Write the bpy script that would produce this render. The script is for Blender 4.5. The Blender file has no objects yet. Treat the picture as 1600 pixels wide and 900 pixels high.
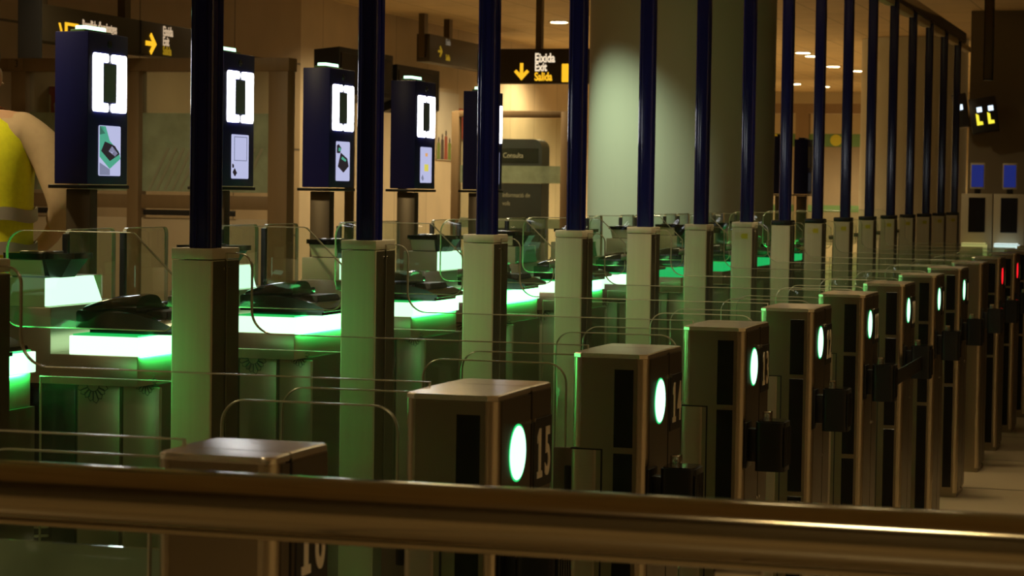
import bpy, bmesh, math, random
from mathutils import Vector, Matrix
random.seed(4)
S = bpy.context.scene
COL = S.collection
PI = math.pi

# ------------------------------------------------------------------ camera
CAM_H = 1.3496
cam = bpy.data.cameras.new('camera')
co = bpy.data.objects.new('camera', cam)
COL.objects.link(co)
right = Vector((0.28999027783, -0.956915843, 0.01475493747))
down = Vector((-0.03650534054, -0.02646640733, -0.99898292748))
fwd = Vector((0.95633310037, 0.28915670267, -0.04260753954))
M = Matrix((( right.x, -down.x, -fwd.x, 0), (right.y, -down.y, -fwd.y, 0), (right.z, -down.z, -fwd.z, CAM_H), (0, 0, 0, 1)))
co.matrix_world = M
cam.sensor_width = 36.0
cam.lens = 3600 / 1600 * 36.0
cam.clip_start = 0.05
cam.clip_end = 200
cam.dof.use_dof = True
cam.dof.focus_distance = 5.8
cam.dof.aperture_fstop = 16
S.camera = co

# ------------------------------------------------------------------ world, view
S.view_settings.view_transform = 'Standard'
S.view_settings.look = 'None'
S.view_settings.exposure = 0.0
S.view_settings.gamma = 1.0
S.view_settings.use_curve_mapping = False
S.cycles.transparent_max_bounces = 96
S.cycles.max_bounces = 10
S.cycles.sample_clamp_indirect = 4.0
W = bpy.data.worlds.new('dim_hall')
S.world = W
W.use_nodes = True
W.node_tree.nodes['Background'].inputs[0].default_value = (1.0, 0.74, 0.36, 1)
W.node_tree.nodes['Background'].inputs[1].default_value = 0.12

def area(name, loc, sx, sy, energy, color, rot=(0, 0, 0), parent=None):
    l = bpy.data.lights.new(name, 'AREA')
    l.shape = 'RECTANGLE'; l.size = sx; l.size_y = sy; l.energy = energy; l.color = color
    o = bpy.data.objects.new(name, l); COL.objects.link(o)
    o.location = loc; o.rotation_euler = rot
    if parent: o.parent = parent
    return o

WARM = (1.0, 0.79, 0.43)

# ------------------------------------------------------------------ materials
MATS = {}
def nmat(name):
    m = bpy.data.materials.new(name); m.use_nodes = True
    MATS[name] = m
    return m, m.node_tree.nodes, m.node_tree.links
def pbr(name, col, rough=0.5, metal=0.0, noise=None, bump=0.0, coat=0.0, var=0.0, spec=0.5):
    """noise: (sx, sy, sz) object-space scale of a grain that varies roughness and colour."""
    m, N, L = nmat(name)
    b = N['Principled BSDF']
    b.inputs['Base Color'].default_value = (*col, 1)
    b.inputs['Roughness'].default_value = rough
    b.inputs['Metallic'].default_value = metal
    b.inputs['Specular IOR Level'].default_value = spec
    if coat:
        b.inputs['Coat Weight'].default_value = coat
        b.inputs['Coat Roughness'].default_value = 0.12
    if noise:
        tc = N.new('ShaderNodeTexCoord'); mp = N.new('ShaderNodeMapping')
        mp.inputs['Scale'].default_value = noise
        nz = N.new('ShaderNodeTexNoise'); nz.inputs['Scale'].default_value = 1.0
        nz.inputs['Detail'].default_value = 4
        L.new(tc.outputs['Object'], mp.inputs['Vector']); L.new(mp.outputs[0], nz.inputs['Vector'])
        mr = N.new('ShaderNodeMapRange')
        mr.inputs['To Min'].default_value = rough - 0.02; mr.inputs['To Max'].default_value = rough + 0.02
        L.new(nz.outputs['Fac'], mr.inputs['Value']); L.new(mr.outputs[0], b.inputs['Roughness'])
        if var:
            mx = N.new('ShaderNodeMix'); mx.data_type = 'RGBA'
            mx.inputs['A'].default_value = (*[c * (1 - var) for c in col], 1)
            mx.inputs['B'].default_value = (*[min(1, c * (1 + var)) for c in col], 1)
            L.new(nz.outputs['Fac'], mx.inputs['Factor']); L.new(mx.outputs['Result'], b.inputs['Base Color'])
        if bump:
            bp = N.new('ShaderNodeBump'); bp.inputs['Strength'].default_value = bump; bp.inputs['Distance'].default_value = 0.002
            L.new(nz.outputs['Fac'], bp.inputs['Height']); L.new(bp.outputs[0], b.inputs['Normal'])
    return m
def emit(name, col, k):
    m, N, L = nmat(name)
    b = N['Principled BSDF']
    b.inputs['Base Color'].default_value = (0.02, 0.02, 0.02, 1)
    b.inputs['Emission Color'].default_value = (*col, 1)
    b.inputs['Emission Strength'].default_value = k
    return m
def glassmat(name, tint, dust=0.03, dustcol=(0.5, 0.62, 0.5), refl=1.0):
    m, N, L = nmat(name)
    N.remove(N['Principled BSDF'])
    out = N['Material Output']
    tr = N.new('ShaderNodeBsdfTransparent'); tr.inputs[0].default_value = (*tint, 1)
    gl = N.new('ShaderNodeBsdfGlossy'); gl.inputs['Roughness'].default_value = 0.03
    gl.inputs[0].default_value = (refl, refl, refl, 1)
    fr = N.new('ShaderNodeFresnel'); fr.inputs['IOR'].default_value = 1.42
    df = N.new('ShaderNodeBsdfDiffuse'); df.inputs[0].default_value = (*dustcol, 1)
    nz = N.new('ShaderNodeTexNoise'); nz.inputs['Scale'].default_value = 6; nz.inputs['Detail'].default_value = 6
    mr = N.new('ShaderNodeMapRange'); mr.inputs['To Min'].default_value = dust * 0.4; mr.inputs['To Max'].default_value = dust * 1.6
    tc = N.new('ShaderNodeTexCoord'); L.new(tc.outputs['Object'], nz.inputs['Vector'])
    L.new(nz.outputs['Fac'], mr.inputs['Value'])
    a = N.new('ShaderNodeMixShader'); c = N.new('ShaderNodeMixShader')
    L.new(mr.outputs[0], a.inputs[0]); L.new(tr.outputs[0], a.inputs[1]); L.new(df.outputs[0], a.inputs[2])
    ge = N.new('ShaderNodeNewGeometry'); mu = N.new('ShaderNodeMath'); mu.operation = 'SUBTRACT'; mu.inputs[0].default_value = 1.0
    L.new(ge.outputs['Backfacing'], mu.inputs[1])
    m2 = N.new('ShaderNodeMath'); m2.operation = 'MULTIPLY'; L.new(fr.outputs[0], m2.inputs[0]); L.new(mu.outputs[0], m2.inputs[1])
    L.new(m2.outputs[0], c.inputs[0]); L.new(a.outputs[0], c.inputs[1]); L.new(gl.outputs[0], c.inputs[2])
    L.new(c.outputs[0], out.inputs['Surface'])
    return m

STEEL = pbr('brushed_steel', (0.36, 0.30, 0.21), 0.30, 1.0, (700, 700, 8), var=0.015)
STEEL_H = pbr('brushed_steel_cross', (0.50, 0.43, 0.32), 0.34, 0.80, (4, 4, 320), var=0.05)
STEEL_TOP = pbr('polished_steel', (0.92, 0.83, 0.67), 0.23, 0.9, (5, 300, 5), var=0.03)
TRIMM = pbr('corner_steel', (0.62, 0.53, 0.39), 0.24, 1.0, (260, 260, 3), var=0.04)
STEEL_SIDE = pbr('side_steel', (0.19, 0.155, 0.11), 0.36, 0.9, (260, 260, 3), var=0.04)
STEEL_PILLAR = pbr('pillar_steel', (0.66, 0.60, 0.44), 0.50, 0.35, (80, 80, 4), var=0.08)  # paler base than the pedestal steel, standing in for stronger light on the pillars
STEEL_RAIL = pbr('rail_steel', (0.46, 0.39, 0.27), 0.11, 1.0, (8, 3, 40), var=0.12)
CHROME = pbr('chrome', (0.8, 0.74, 0.64), 0.12, 1.0)
BLACK = pbr('black_window', (0.004, 0.003, 0.003), 0.25)
BLACKP = pbr('black_plastic', (0.008, 0.008, 0.008), 0.35, noise=(40, 40, 40))
GLOSSB = pbr('glossy_black', (0.006, 0.006, 0.006), 0.12, coat=0.6)
GAP = pbr('dark_gap', (0.006, 0.005, 0.004), 0.6)
NAVY = pbr('navy_pole', (0.008, 0.011, 0.10), 0.10, 0.0, coat=0.5)
MIRRORM = pbr('mirror_panel', (0.16, 0.18, 0.26), 0.35)  # base lightened to stand in for glow bleeding from the LED brackets
NAVYK = pbr('navy_case', (0.008, 0.010, 0.125), 0.40, 0.0, (6, 6, 6), spec=0.35)
GLASS = glassmat('clear_glass', (0.945, 0.972, 0.952), 0.012, (0.36, 0.50, 0.36))
GLASS_FROST = glassmat('frosted_glass', (0.55, 0.62, 0.55), 0.55, (0.52, 0.62, 0.46))
GLASS_EXIT = glassmat('exit_glass', (0.92, 0.955, 0.93), 0.03, (0.36, 0.50, 0.36))
GEDGE = pbr('glass_edge', (0.56, 0.56, 0.42), 0.22, 0.5)
GEDGE_D = pbr('glass_dark_edge', (0.03, 0.035, 0.03), 0.3)
GREEN_SLAB = emit('green_lit_slab', (0.56, 1.0, 0.60), 1.75)
GREEN_FAR = emit('green_far_slab', (0.02, 0.80, 0.20), 0.6)
PANEL_OFF = pbr('panel_unlit', (0.10, 0.22, 0.12), 0.4)
GREEN_DIM = emit('green_lit_top', (0.02, 0.9, 0.16), 0.55)
GREEN_END = emit('green_lit_panel', (0.52, 1.0, 0.60), 1.8)
GREEN_OVAL = emit('green_oval', (0.42, 1.0, 0.58), 2.3)
GREEN_RIM = emit('green_rim', (0.02, 0.85, 0.20), 0.9)
RED_OVAL = emit('red_oval', (1.0, 0.012, 0.02), 1.2)
WHITE_LED = emit('white_led', (0.93, 0.95, 1.0), 10.0)
BEACON = emit('beacon_lens', (0.50, 1.0, 0.62), 2.4)
SCREEN = emit('screen_lit', (0.50, 0.52, 0.78), 0.95)
SCR_GREEN = emit('screen_green', (0.10, 0.52, 0.34), 0.7)
SCR_DARK = emit('screen_dark', (0.03, 0.02, 0.03), 0.6)
SCR_GREY = emit('screen_grey', (0.25, 0.27, 0.42), 0.8)
SCR_ORANGE = emit('screen_orange', (0.9, 0.45, 0.15), 0.8)
SCR_YELLOW = emit('screen_yellow', (0.85, 0.75, 0.12), 0.8)
SCR_OFF = emit('screen_off', (0.03, 0.03, 0.035), 0.4)
BRACKET_OFF = pbr('bracket_off', (0.25, 0.24, 0.16), 0.4)
BEIGE_LED = pbr('ledge_panel', (0.55, 0.50, 0.34), 0.45)
PLATE = pbr('number_plate', (0.010, 0.008, 0.006), 0.45)
DIGIT = pbr('number_white', (0.92, 0.80, 0.62), 0.6)
DECAL = pbr('emblem_ink', (0.012, 0.030, 0.030), 0.5)
STICKER = pbr('sticker_white', (0.62, 0.58, 0.34), 0.55)
STICKER_Y = pbr('sticker_yellow', (0.55, 0.50, 0.03), 0.55)
WALL_D = None

def tilemat(name, col, grout, scale, w, h, axis='XZ', mortar=0.012, rough=0.5, var=0.08):
    m, N, L = nmat(name)
    b = N['Principled BSDF']; b.inputs['Roughness'].default_value = rough
    tc = N.new('ShaderNodeTexCoord'); sp = N.new('ShaderNodeSeparateXYZ'); cb = N.new('ShaderNodeCombineXYZ')
    L.new(tc.outputs['Object'], sp.inputs[0])
    L.new(sp.outputs[axis[0]], cb.inputs[0]); L.new(sp.outputs[axis[1]], cb.inputs[1])
    br = N.new('ShaderNodeTexBrick')
    br.offset = 0.0
    br.inputs['Scale'].default_value = scale
    br.inputs['Brick Width'].default_value = w; br.inputs['Row Height'].default_value = h
    br.inputs['Mortar Size'].default_value = mortar; br.inputs['Mortar Smooth'].default_value = 0.3
    br.inputs['Color1'].default_value = (*[c * (1 - var) for c in col], 1)
    br.inputs['Color2'].default_value = (*[c * (1 + var) for c in col], 1)
    br.inputs['Mortar'].default_value = (*grout, 1)
    L.new(cb.outputs[0], br.inputs['Vector'])
    nz = N.new('ShaderNodeTexNoise'); nz.inputs['Scale'].default_value = 2.2; nz.inputs['Detail'].default_value = 8
    L.new(tc.outputs['Object'], nz.inputs['Vector'])
    mx = N.new('ShaderNodeMix'); mx.data_type = 'RGBA'; mx.blend_type = 'MULTIPLY'; mx.inputs['Factor'].default_value = 0.45
    L.new(br.outputs['Color'], mx.inputs['A'])
    cr = N.new('ShaderNodeMapRange'); cr.inputs['To Min'].default_value = 0.45; cr.inputs['To Max'].default_value = 1.25
    L.new(nz.outputs['Fac'], cr.inputs['Value'])
    L.new(cr.outputs[0], mx.inputs['B'])
    L.new(mx.outputs['Result'], b.inputs['Base Color'])
    return m
WALL_D = tilemat('stone_cladding', (0.40, 0.29, 0.17), (0.08, 0.055, 0.03), 1.0, 2.0, 0.86, 'XZ', 0.012)
WALL_L = tilemat('pale_panel', (0.62, 0.50, 0.34), (0.30, 0.23, 0.14), 1.0, 1.15, 6.0, 'XZ', 0.008)
FLOORM = tilemat('stone_floor', (0.34, 0.26, 0.16), (0.10, 0.08, 0.05), 1.0, 1.2, 1.2, 'XY', 0.015, 0.35, 0.10)
CEILM = tilemat('ceiling_panel', (0.62, 0.47, 0.25), (0.40, 0.30, 0.15), 1.0, 1.5, 0.6, 'XY', 0.012, 0.7, 0.03)
PLASTER_D = pbr('dark_plaster', (0.16, 0.13, 0.085), 0.8, noise=(1.2, 1.2, 1.2), var=0.12)
PLASTER_M = pbr('mid_plaster', (0.42, 0.34, 0.21), 0.75, noise=(1.2, 1.2, 1.2), var=0.1)
COLUMNM = pbr('column_paint', (0.50, 0.49, 0.40), 0.42, noise=(1.5, 1.5, 0.8), var=0.05)
TIMBER = pbr('brown_frame', (0.25, 0.165, 0.085), 0.5, noise=(20, 20, 2), var=0.15)
SIGNBOX = pbr('sign_case', (0.045, 0.034, 0.020), 0.45)
SIGNPOST = pbr('sign_post', (0.12, 0.09, 0.055), 0.4, 0.6)
SIGN_W = emit('sign_white', (1.0, 0.80, 0.55), 1.0)
SIGN_Y = emit('sign_yellow', (1.0, 0.52, 0.02), 1.1)
SIGN_WD = emit('sign_white_dim', (1.0, 0.72, 0.45), 0.55)
SIGN_YD = emit('sign_yellow_dim', (0.85, 0.50, 0.02), 0.30)
SIGN_WDD = emit('sign_white_faint', (0.6, 0.5, 0.35), 0.22)
LAMP = emit('lamp_disc', (1.0, 0.80, 0.45), 14.0)
TUBE = emit('tube_light', (1.0, 0.93, 0.82), 6.0)
BLUE_TXT = emit('blue_text', (0.20, 0.50, 1.0), 1.6)
WHITE_TXT = emit('white_text', (0.70, 0.85, 1.0), 1.5)
YEL_TXT = emit('yellow_text', (0.95, 0.80, 0.05), 1.2)
BLUE_SCR = emit('blue_screen', (0.01, 0.025, 0.22), 0.6)
L_WHITE = emit('ledge_white', (0.70, 0.88, 0.85), 1.0)
L_YEL = emit('ledge_yellow', (0.55, 0.50, 0.16), 0.7)
RED_SIGN = pbr('red_sign', (0.42, 0.05, 0.03), 0.6)
CREAM = pbr('cream_sign', (0.62, 0.55, 0.36), 0.6)
ETCH = pbr('etched_line', (0.33, 0.33, 0.24), 0.7)
POSTER = pbr('poster_paper', (0.58, 0.52, 0.42), 0.6)
INK_G = pbr('poster_green', (0.14, 0.20, 0.03), 0.6)
INK_D = pbr('poster_dark', (0.05, 0.035, 0.03), 0.6)
INK_R = pbr('poster_red', (0.28, 0.06, 0.03), 0.6)
CHARCOAL = pbr('charcoal', (0.022, 0.022, 0.024), 0.35)
GREYTXT = pbr('grey_text', (0.34, 0.30, 0.22), 0.6)
BLOCKM = pbr('pale_block', (0.85, 0.70, 0.42), 0.6)  # base paled so the blocks look lit
BEIGE = pbr('beige_case', (0.40, 0.35, 0.24), 0.55)
GREENB = pbr('green_band', (0.12, 0.24, 0.08), 0.6)
VEST = pbr('vest_yellow', (0.80, 0.80, 0.015), 0.8, noise=(60, 60, 60), bump=0.3, var=0.12)
BAND = pbr('vest_band', (0.38, 0.35, 0.30), 0.5)
SHIRT = pbr('shirt_beige', (0.50, 0.36, 0.22), 0.8, noise=(40, 40, 40), var=0.1)
SKIN = pbr('skin', (0.58, 0.34, 0.21), 0.55, noise=(20, 20, 20), var=0.06)
TROUSER = pbr('trousers', (0.03, 0.035, 0.05), 0.8, noise=(50, 50, 50), var=0.15)
HAIR = pbr('hair', (0.03, 0.018, 0.010), 0.6, noise=(90, 90, 20), var=0.3)
SHOE = pbr('shoe', (0.02, 0.018, 0.016), 0.45)

# ------------------------------------------------------------------ mesh helpers
def rpoly(pts, seg=6):
    """pts: (a, b, r) corners; returns the polygon with rounded corners."""
    out = []
    n = len(pts)
    for i in range(n):
        p = Vector(pts[i][:2]); r = pts[i][2] if len(pts[i]) > 2 else 0
        if r <= 0: out.append((p.x, p.y)); continue
        a = (Vector(pts[i - 1][:2]) - p); b = (Vector(pts[(i + 1) % n][:2]) - p)
        la, lb = a.length, b.length; a /= la; b /= lb
        ang = a.angle(b)
        d = min(r / math.tan(ang / 2), la * 0.49, lb * 0.49); rr = d * math.tan(ang / 2)
        c = p + (a + b).normalized() * (rr / math.sin(ang / 2))
        s = p + a * d - c; e = p + b * d - c
        a0 = math.atan2(s.y, s.x); a1 = math.atan2(e.y, e.x)
        da = (a1 - a0 + PI) % (2 * PI) - PI
        for k in range(seg + 1):
            t = a0 + da * k / seg
            out.append((c.x + rr * math.cos(t), c.y + rr * math.sin(t)))
    return out
class MB:
    def __init__(s): s.bm = bmesh.new()
    def _merge(s, b, mi=0, smooth=False):
        for f in b.faces:
            f.material_index = mi if f.material_index == 0 else f.material_index
            f.smooth = smooth
        me = bpy.data.meshes.new('t'); b.to_mesh(me); b.free(); s.bm.from_mesh(me); bpy.data.meshes.remove(me)
        return s
    def box(s, x0, x1, y0, y1, z0, z1, bev=0.0, seg=2, mi=0, vert=None):
        """vert: bevel only the upright edges by this much (rounded corners)."""
        b = bmesh.new()
        bmesh.ops.create_cube(b, size=1)
        bmesh.ops.scale(b, vec=(x1 - x0, y1 - y0, z1 - z0), verts=b.verts)
        bmesh.ops.translate(b, vec=((x0 + x1) / 2, (y0 + y1) / 2, (z0 + z1) / 2), verts=b.verts)
        if vert:
            es = [e for e in b.edges if abs(e.verts[0].co.z - e.verts[1].co.z) > 1e-5]
            bmesh.ops.bevel(b, geom=es, offset=vert, segments=5, affect='EDGES', profile=0.5)
            if bev:
                es = [e for e in b.edges if e.is_manifold and abs(e.calc_face_angle(0)) > 1.0]
                bmesh.ops.bevel(b, geom=es, offset=bev, segments=seg, affect='EDGES', profile=0.5)
        elif bev:
            bmesh.ops.bevel(b, geom=b.edges[:], offset=bev, segments=seg, affect='EDGES', profile=0.5)
        return s._merge(b, mi)
    def prism(s, poly, c0, c1, plane='YZ', mi=0, edge_mi=None, cham=0):
        """polygon in a plane, extruded along the third axis from c0 to c1"""
        b = bmesh.new()
        def P(a, c, t):
            return {'YZ': (t, a, c), 'XZ': (a, t, c), 'XY': (a, c, t)}[plane]
        v0 = [b.verts.new(P(a, c, c0)) for a, c in poly]; v1 = [b.verts.new(P(a, c, c1)) for a, c in poly]
        f0 = b.faces.new(v0); f1 = b.faces.new(list(reversed(v1)))
        n = len(poly)
        for i in range(n):
            f = b.faces.new((v0[i], v1[i], v1[(i + 1) % n], v0[(i + 1) % n]))
            if edge_mi is not None: f.material_index = edge_mi
        bmesh.ops.recalc_face_normals(b, faces=b.faces[:])
        if cham:
            r = bmesh.ops.inset_individual(b, faces=[f0, f1], thickness=cham, depth=cham * 0.45)
            for f in r['faces']: f.material_index = edge_mi
        return s._merge(b, mi)
    def cyl(s, c, r, h, axis='Z', seg=32, r2=None, mi=0, smooth=True, bev=0.0):
        b = bmesh.new()
        bmesh.ops.create_cone(b, cap_ends=True, segments=seg, radius1=r, radius2=r if r2 is None else r2, depth=h)
        if bev:
            es = [e for e in b.edges if abs(e.verts[0].co.z - e.verts[1].co.z) < 1e-6]
            bmesh.ops.bevel(b, geom=es, offset=bev, segments=3, affect='EDGES', profile=0.5)
        R = {'Z': Matrix.Identity(3), 'X': Matrix.Rotation(PI / 2, 3, 'Y'), 'Y': Matrix.Rotation(PI / 2, 3, 'X')}[axis]
        bmesh.ops.rotate(b, matrix=R, cent=(0, 0, 0), verts=b.verts)
        bmesh.ops.translate(b, vec=c, verts=b.verts)
        s._merge(b, mi)
        if smooth:
            pass
        return s
    def ell(s, c, rx, ry, rz, mi=0, u=24, v=12):
        b = bmesh.new()
        bmesh.ops.create_uvsphere(b, u_segments=u, v_segments=v, radius=1)
        bmesh.ops.scale(b, vec=(rx, ry, rz), verts=b.verts)
        bmesh.ops.translate(b, vec=c, verts=b.verts)
        return s._merge(b, mi, True)
    def tube(s, pts, r, seg=10, mi=0, closed=False):
        b = bmesh.new(); rings = []
        n = len(pts)
        for i, p in enumerate(pts):
            p = Vector(p)
            a = Vector(pts[(i - 1) % n]) if (i > 0 or closed) else p
            c = Vector(pts[(i + 1) % n]) if (i < n - 1 or closed) else p
            t = (c - a).normalized()
            up = Vector((0, 0, 1)) if abs(t.z) < 0.9 else Vector((1, 0, 0))
            x = t.cross(up).normalized(); y = x.cross(t)
            rings.append([b.verts.new(p + x * (r * math.cos(2 * PI * k / seg)) + y * (r * math.sin(2 * PI * k / seg))) for k in range(seg)])
        for i in range(n if closed else n - 1):
            A, B = rings[i], rings[(i + 1) % n]
            for k in range(seg): b.faces.new((A[k], A[(k + 1) % seg], B[(k + 1) % seg], B[k]))
        if not closed:
            b.faces.new(list(reversed(rings[0]))); b.faces.new(rings[-1])
        bmesh.ops.recalc_face_normals(b, faces=b.faces[:])
        return s._merge(b, mi, True)
    def mesh(s, name, mats):
        me = bpy.data.meshes.new(name); s.bm.to_mesh(me); s.bm.free()
        for m in (mats if isinstance(mats, (list, tuple)) else [mats]): me.materials.append(m)
        # smooth shading with sharp edges by angle
        for p in me.polygons: p.use_smooth = True
        try: me.set_sharp_from_angle(angle=math.radians(32))
        except Exception: pass
        return me
def text_mesh(body, size, depth=0.0015, sx=1.0, bold=0.0, align='CENTER', serif_one=False):
    cu = bpy.data.curves.new('txt', 'FONT'); cu.body = body; cu.size = size; cu.extrude = depth / 2
    cu.align_x = align; cu.align_y = 'CENTER'; cu.offset = bold
    o = bpy.data.objects.new('txt', cu); COL.objects.link(o)
    dg = bpy.context.evaluated_depsgraph_get(); dg.update()
    me = bpy.data.meshes.new_from_object(o.evaluated_get(dg))
    bpy.data.objects.remove(o); bpy.data.curves.remove(cu)
    for v in me.vertices: v.co.x *= sx
    return me
def obj(name, me, parent=None, loc=(0, 0, 0), rot=(0, 0, 0), mat=None, label=None, kind=None):
    o = bpy.data.objects.new(name, me); COL.objects.link(o)
    o.location = loc; o.rotation_euler = rot
    if parent is not None: o.parent = parent
    if mat is not None:
        me.materials.clear(); me.materials.append(mat)
    if label: o['label'] = label
    if kind: o['kind'] = kind
    return o
def thing(name, label, cat, loc=(0, 0, 0), rz=0, group=None):
    o = bpy.data.objects.new(name, None); COL.objects.link(o)
    o.empty_display_size = 0.1
    o.location = loc; o.rotation_euler = (0, 0, rz)
    o['label'] = label; o['category'] = cat; o['kind'] = 'thing'
    if group: o['group'] = group
    return o
def tag(o, label, cat, group=None):
    o['label'] = label; o['category'] = cat; o['kind'] = 'thing'
    if group: o['group'] = group
    return o
def struct(name, me, label=None):
    o = obj(name, me); o['kind'] = 'structure'
    if label: o['label'] = label
    return o
CACHE = {}
def cm(key, fn):
    if key not in CACHE: CACHE[key] = fn()
    return CACHE[key]
# text lies in local XY; these turn it to face -X (reading along -Y) or -Y (reading along +X)
FACE_MX = (PI / 2, 0, -PI / 2)
FACE_MY = (PI / 2, 0, 0)

# ================================================================== SETTING
struct('floor', MB().box(-3, 47, -7, 12, -0.1, 0).mesh('floor', FLOORM))
struct('ceiling', MB().box(-3, 47, -7, 12, 3.35, 3.5).mesh('ceiling', CEILM))
struct('wall_back', MB().box(9, 21.64, 8.8, 9.6, 0, 3.35).mesh('wall_back', WALL_D))
struct('wall_left', MB().box(21.64, 45, 9.1, 9.6, 0, 3.35).mesh('wall_left', WALL_L))
struct('wall_far', MB().box(45, 45.4, 2.2, 9.6, 0, 3.35).mesh('wall_far', PLASTER_M))
struct('wall_right', MB().box(25.3, 25.7, -7, 2.52, 0, 3.35).mesh('wall_right', PLASTER_D))

struct('wall_near', MB().box(-3.4, -3.0, -7.0, 12, 0, 3.35).mesh('wall_near', PLASTER_D))
struct('wall_front', MB().box(-3, 25.3, -7.0, -6.6, 0, 3.35).mesh('wall_front', WALL_L))

def column(x, y, r, label):
    t = thing('round_column', label, 'column', (x, y, 0), group=None)
    obj('shaft', cm(('shaft', r), lambda: MB().cyl((0, 0, 1.6725), r, 3.345, seg=96).mesh('shaft', COLUMNM)), t)
    obj('base_ring', cm(('bring', r), lambda: MB().cyl((0, 0, 0.06), r + 0.012, 0.12, seg=96, bev=0.004).mesh('base_ring', STEEL_SIDE)), t)
    return t
column(16.17, 3.64, 0.665, 'wide round concrete column bathed in green light behind the middle poles')
column(29.9, 3.68, 0.675, 'round beige column behind the farthest dark poles, right of centre')

# ================================================================== ENTRY PEDESTALS (row nearest the camera)
# local frame: x 0..0.31 across the divider, y 0..0.153 along the lane (0 = face turned to the queue)
PX, PY, PH = 3.418, 1.055, 1.029
PW, PD = 0.31, 0.153
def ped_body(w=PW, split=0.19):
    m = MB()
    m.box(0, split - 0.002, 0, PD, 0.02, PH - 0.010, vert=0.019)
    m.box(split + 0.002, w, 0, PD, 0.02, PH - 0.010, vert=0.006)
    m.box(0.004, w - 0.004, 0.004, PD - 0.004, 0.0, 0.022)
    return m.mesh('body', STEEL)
def ped_top(w=PW, split=0.19):
    """two crowned cover plates that meet at the joint"""
    m = MB(); b = bmesh.new()
    def zc(x): return PH - 0.0014 * ((x - w / 2) / (w / 2)) ** 2
    for x0, x1, r0, r1 in ((0.0, split - 0.0025, 0.016, 0.0), (split + 0.0025, w, 0.0, 0.006)):
        nx = 18; top = []; bot = []
        for i in range(nx + 1):
            x = x0 + (x1 - x0) * i / nx
            ins = 0.0
            if r0 and x - x0 < r0: ins = r0 - math.sqrt(max(0, r0 * r0 - (r0 - (x - x0)) ** 2))
            if r1 and x1 - x < r1: ins = r1 - math.sqrt(max(0, r1 * r1 - (r1 - (x1 - x)) ** 2))
            ys = (ins, ins + 0.003, PD / 2, PD - ins - 0.003, PD - ins)
            top.append([b.verts.new((x, y, zc(x) - (0.002 if k in (0, 4) else 0))) for k, y in enumerate(ys)])
            bot.append([b.verts.new((x, y, PH - 0.010)) for y in (ins, PD - ins)])
        for i in range(nx):
            for k in range(4): b.faces.new((top[i][k], top[i + 1][k], top[i + 1][k + 1], top[i][k + 1]))
            b.faces.new((bot[i][0], bot[i + 1][0], top[i + 1][0], top[i][0])); b.faces.new((top[i][4], top[i + 1][4], bot[i + 1][1], bot[i][1]))
            b.faces.new((bot[i][1], bot[i + 1][1], bot[i + 1][0], bot[i][0]))
        for e in (0, nx): b.faces.new(top[e] + [bot[e][1], bot[e][0]])
    bmesh.ops.recalc_face_normals(b, faces=b.faces[:])
    m._merge(b)
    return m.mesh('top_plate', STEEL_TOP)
def face_panel(w, split):
    m = MB()
    m.box(0.024, split - 0.006, -0.0012, 0.002, 0.03, PH - 0.012)
    m.box(split + 0.004, w - 0.006, -0.0012, 0.002, 0.03, PH - 0.012)
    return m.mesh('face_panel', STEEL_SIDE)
def win(y0, y1, z0, z1): return MB().box(-0.0012, 0.002, y0, y1, z0, z1, 0.0004, 1).mesh('sensor_window', BLACK)
def digits(txt):
    """slab-footed narrow figures about 8 cm tall; the figure one is drawn, the others come from the font"""
    mb = MB(); H_ = 0.082; W_ = 0.046
    one = [(-0.014, -H_ / 2), (0.014, -H_ / 2), (0.014, -H_ / 2 + 0.011), (0.006, -H_ / 2 + 0.011), (0.006, H_ / 2), (-0.002, H_ / 2), (-0.013, H_ / 2 - 0.012), (-0.013, H_ / 2 - 0.024), (-0.006, H_ / 2 - 0.020), (-0.006, -H_ / 2 + 0.011), (-0.014, -H_ / 2 + 0.011)]
    n = len(txt)
    for k, ch in enumerate(txt):
        cx = (k - (n - 1) / 2) * W_
        if ch == '1':
            mb.prism([(p[0] + cx, p[1]) for p in one], -0.0008, 0.0008, 'XY')
        else:
            me = text_mesh(ch, 0.113, 0.0016, 0.60, 0.0022)
            zs = [v.co.y for v in me.vertices]; xs = [v.co.x for v in me.vertices]
            oy = (max(zs) + min(zs)) / 2; ox = (max(xs) + min(xs)) / 2; k_ = H_ / (max(zs) - min(zs))
            for v in me.vertices: v.co = Vector(((v.co.x - ox) * k_ + cx, (v.co.y - oy) * k_, v.co.z))
            mb.bm.from_mesh(me); bpy.data.meshes.remove(me)
    return mb.mesh('digits', DIGIT)
def oval_mesh():
    m = MB()
    m.cyl((0, -0.0012, 0), 0.0435, 0.004, 'Y', 48, bev=0.001)
    return m.mesh('lamp_lens', GREEN_OVAL)
def rim_mesh(): return MB().cyl((0, -0.0004, 0), 0.0465, 0.0035, 'Y', 48).mesh('lamp_rim', GREEN_RIM)
def cassette_mesh():
    m = MB()
    poly = rpoly([(-0.044, -0.036, 0.016), (0.044, -0.036, 0.016), (0.044, 0.036, 0.016), (-0.044, 0.036, 0.016)])
    m.prism(poly, 0, 0.118, 'XY')
    for k in range(6): m.box(-0.040 + k * 0.014, -0.036 + k * 0.014, -0.0375, -0.034, 0.012, 0.106)
    return m.mesh('cassette', BLACKP)
def cass_lid(): return MB().prism(rpoly([(-0.040, -0.032, 0.014), (0.040, -0.032, 0.014), (0.040, 0.032, 0.014), (-0.040, 0.032, 0.014)]), 0.118, 0.121, 'XY').mesh('cassette_lid', GLOSSB)
ORD = ['', 'first', 'second', 'third', 'fourth', 'fifth', 'sixth', 'seventh', 'eighth', 'ninth', 'tenth', 'eleventh', 'twelfth', 'thirteenth', 'fourteenth', 'fifteenth', 'sixteenth']
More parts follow.
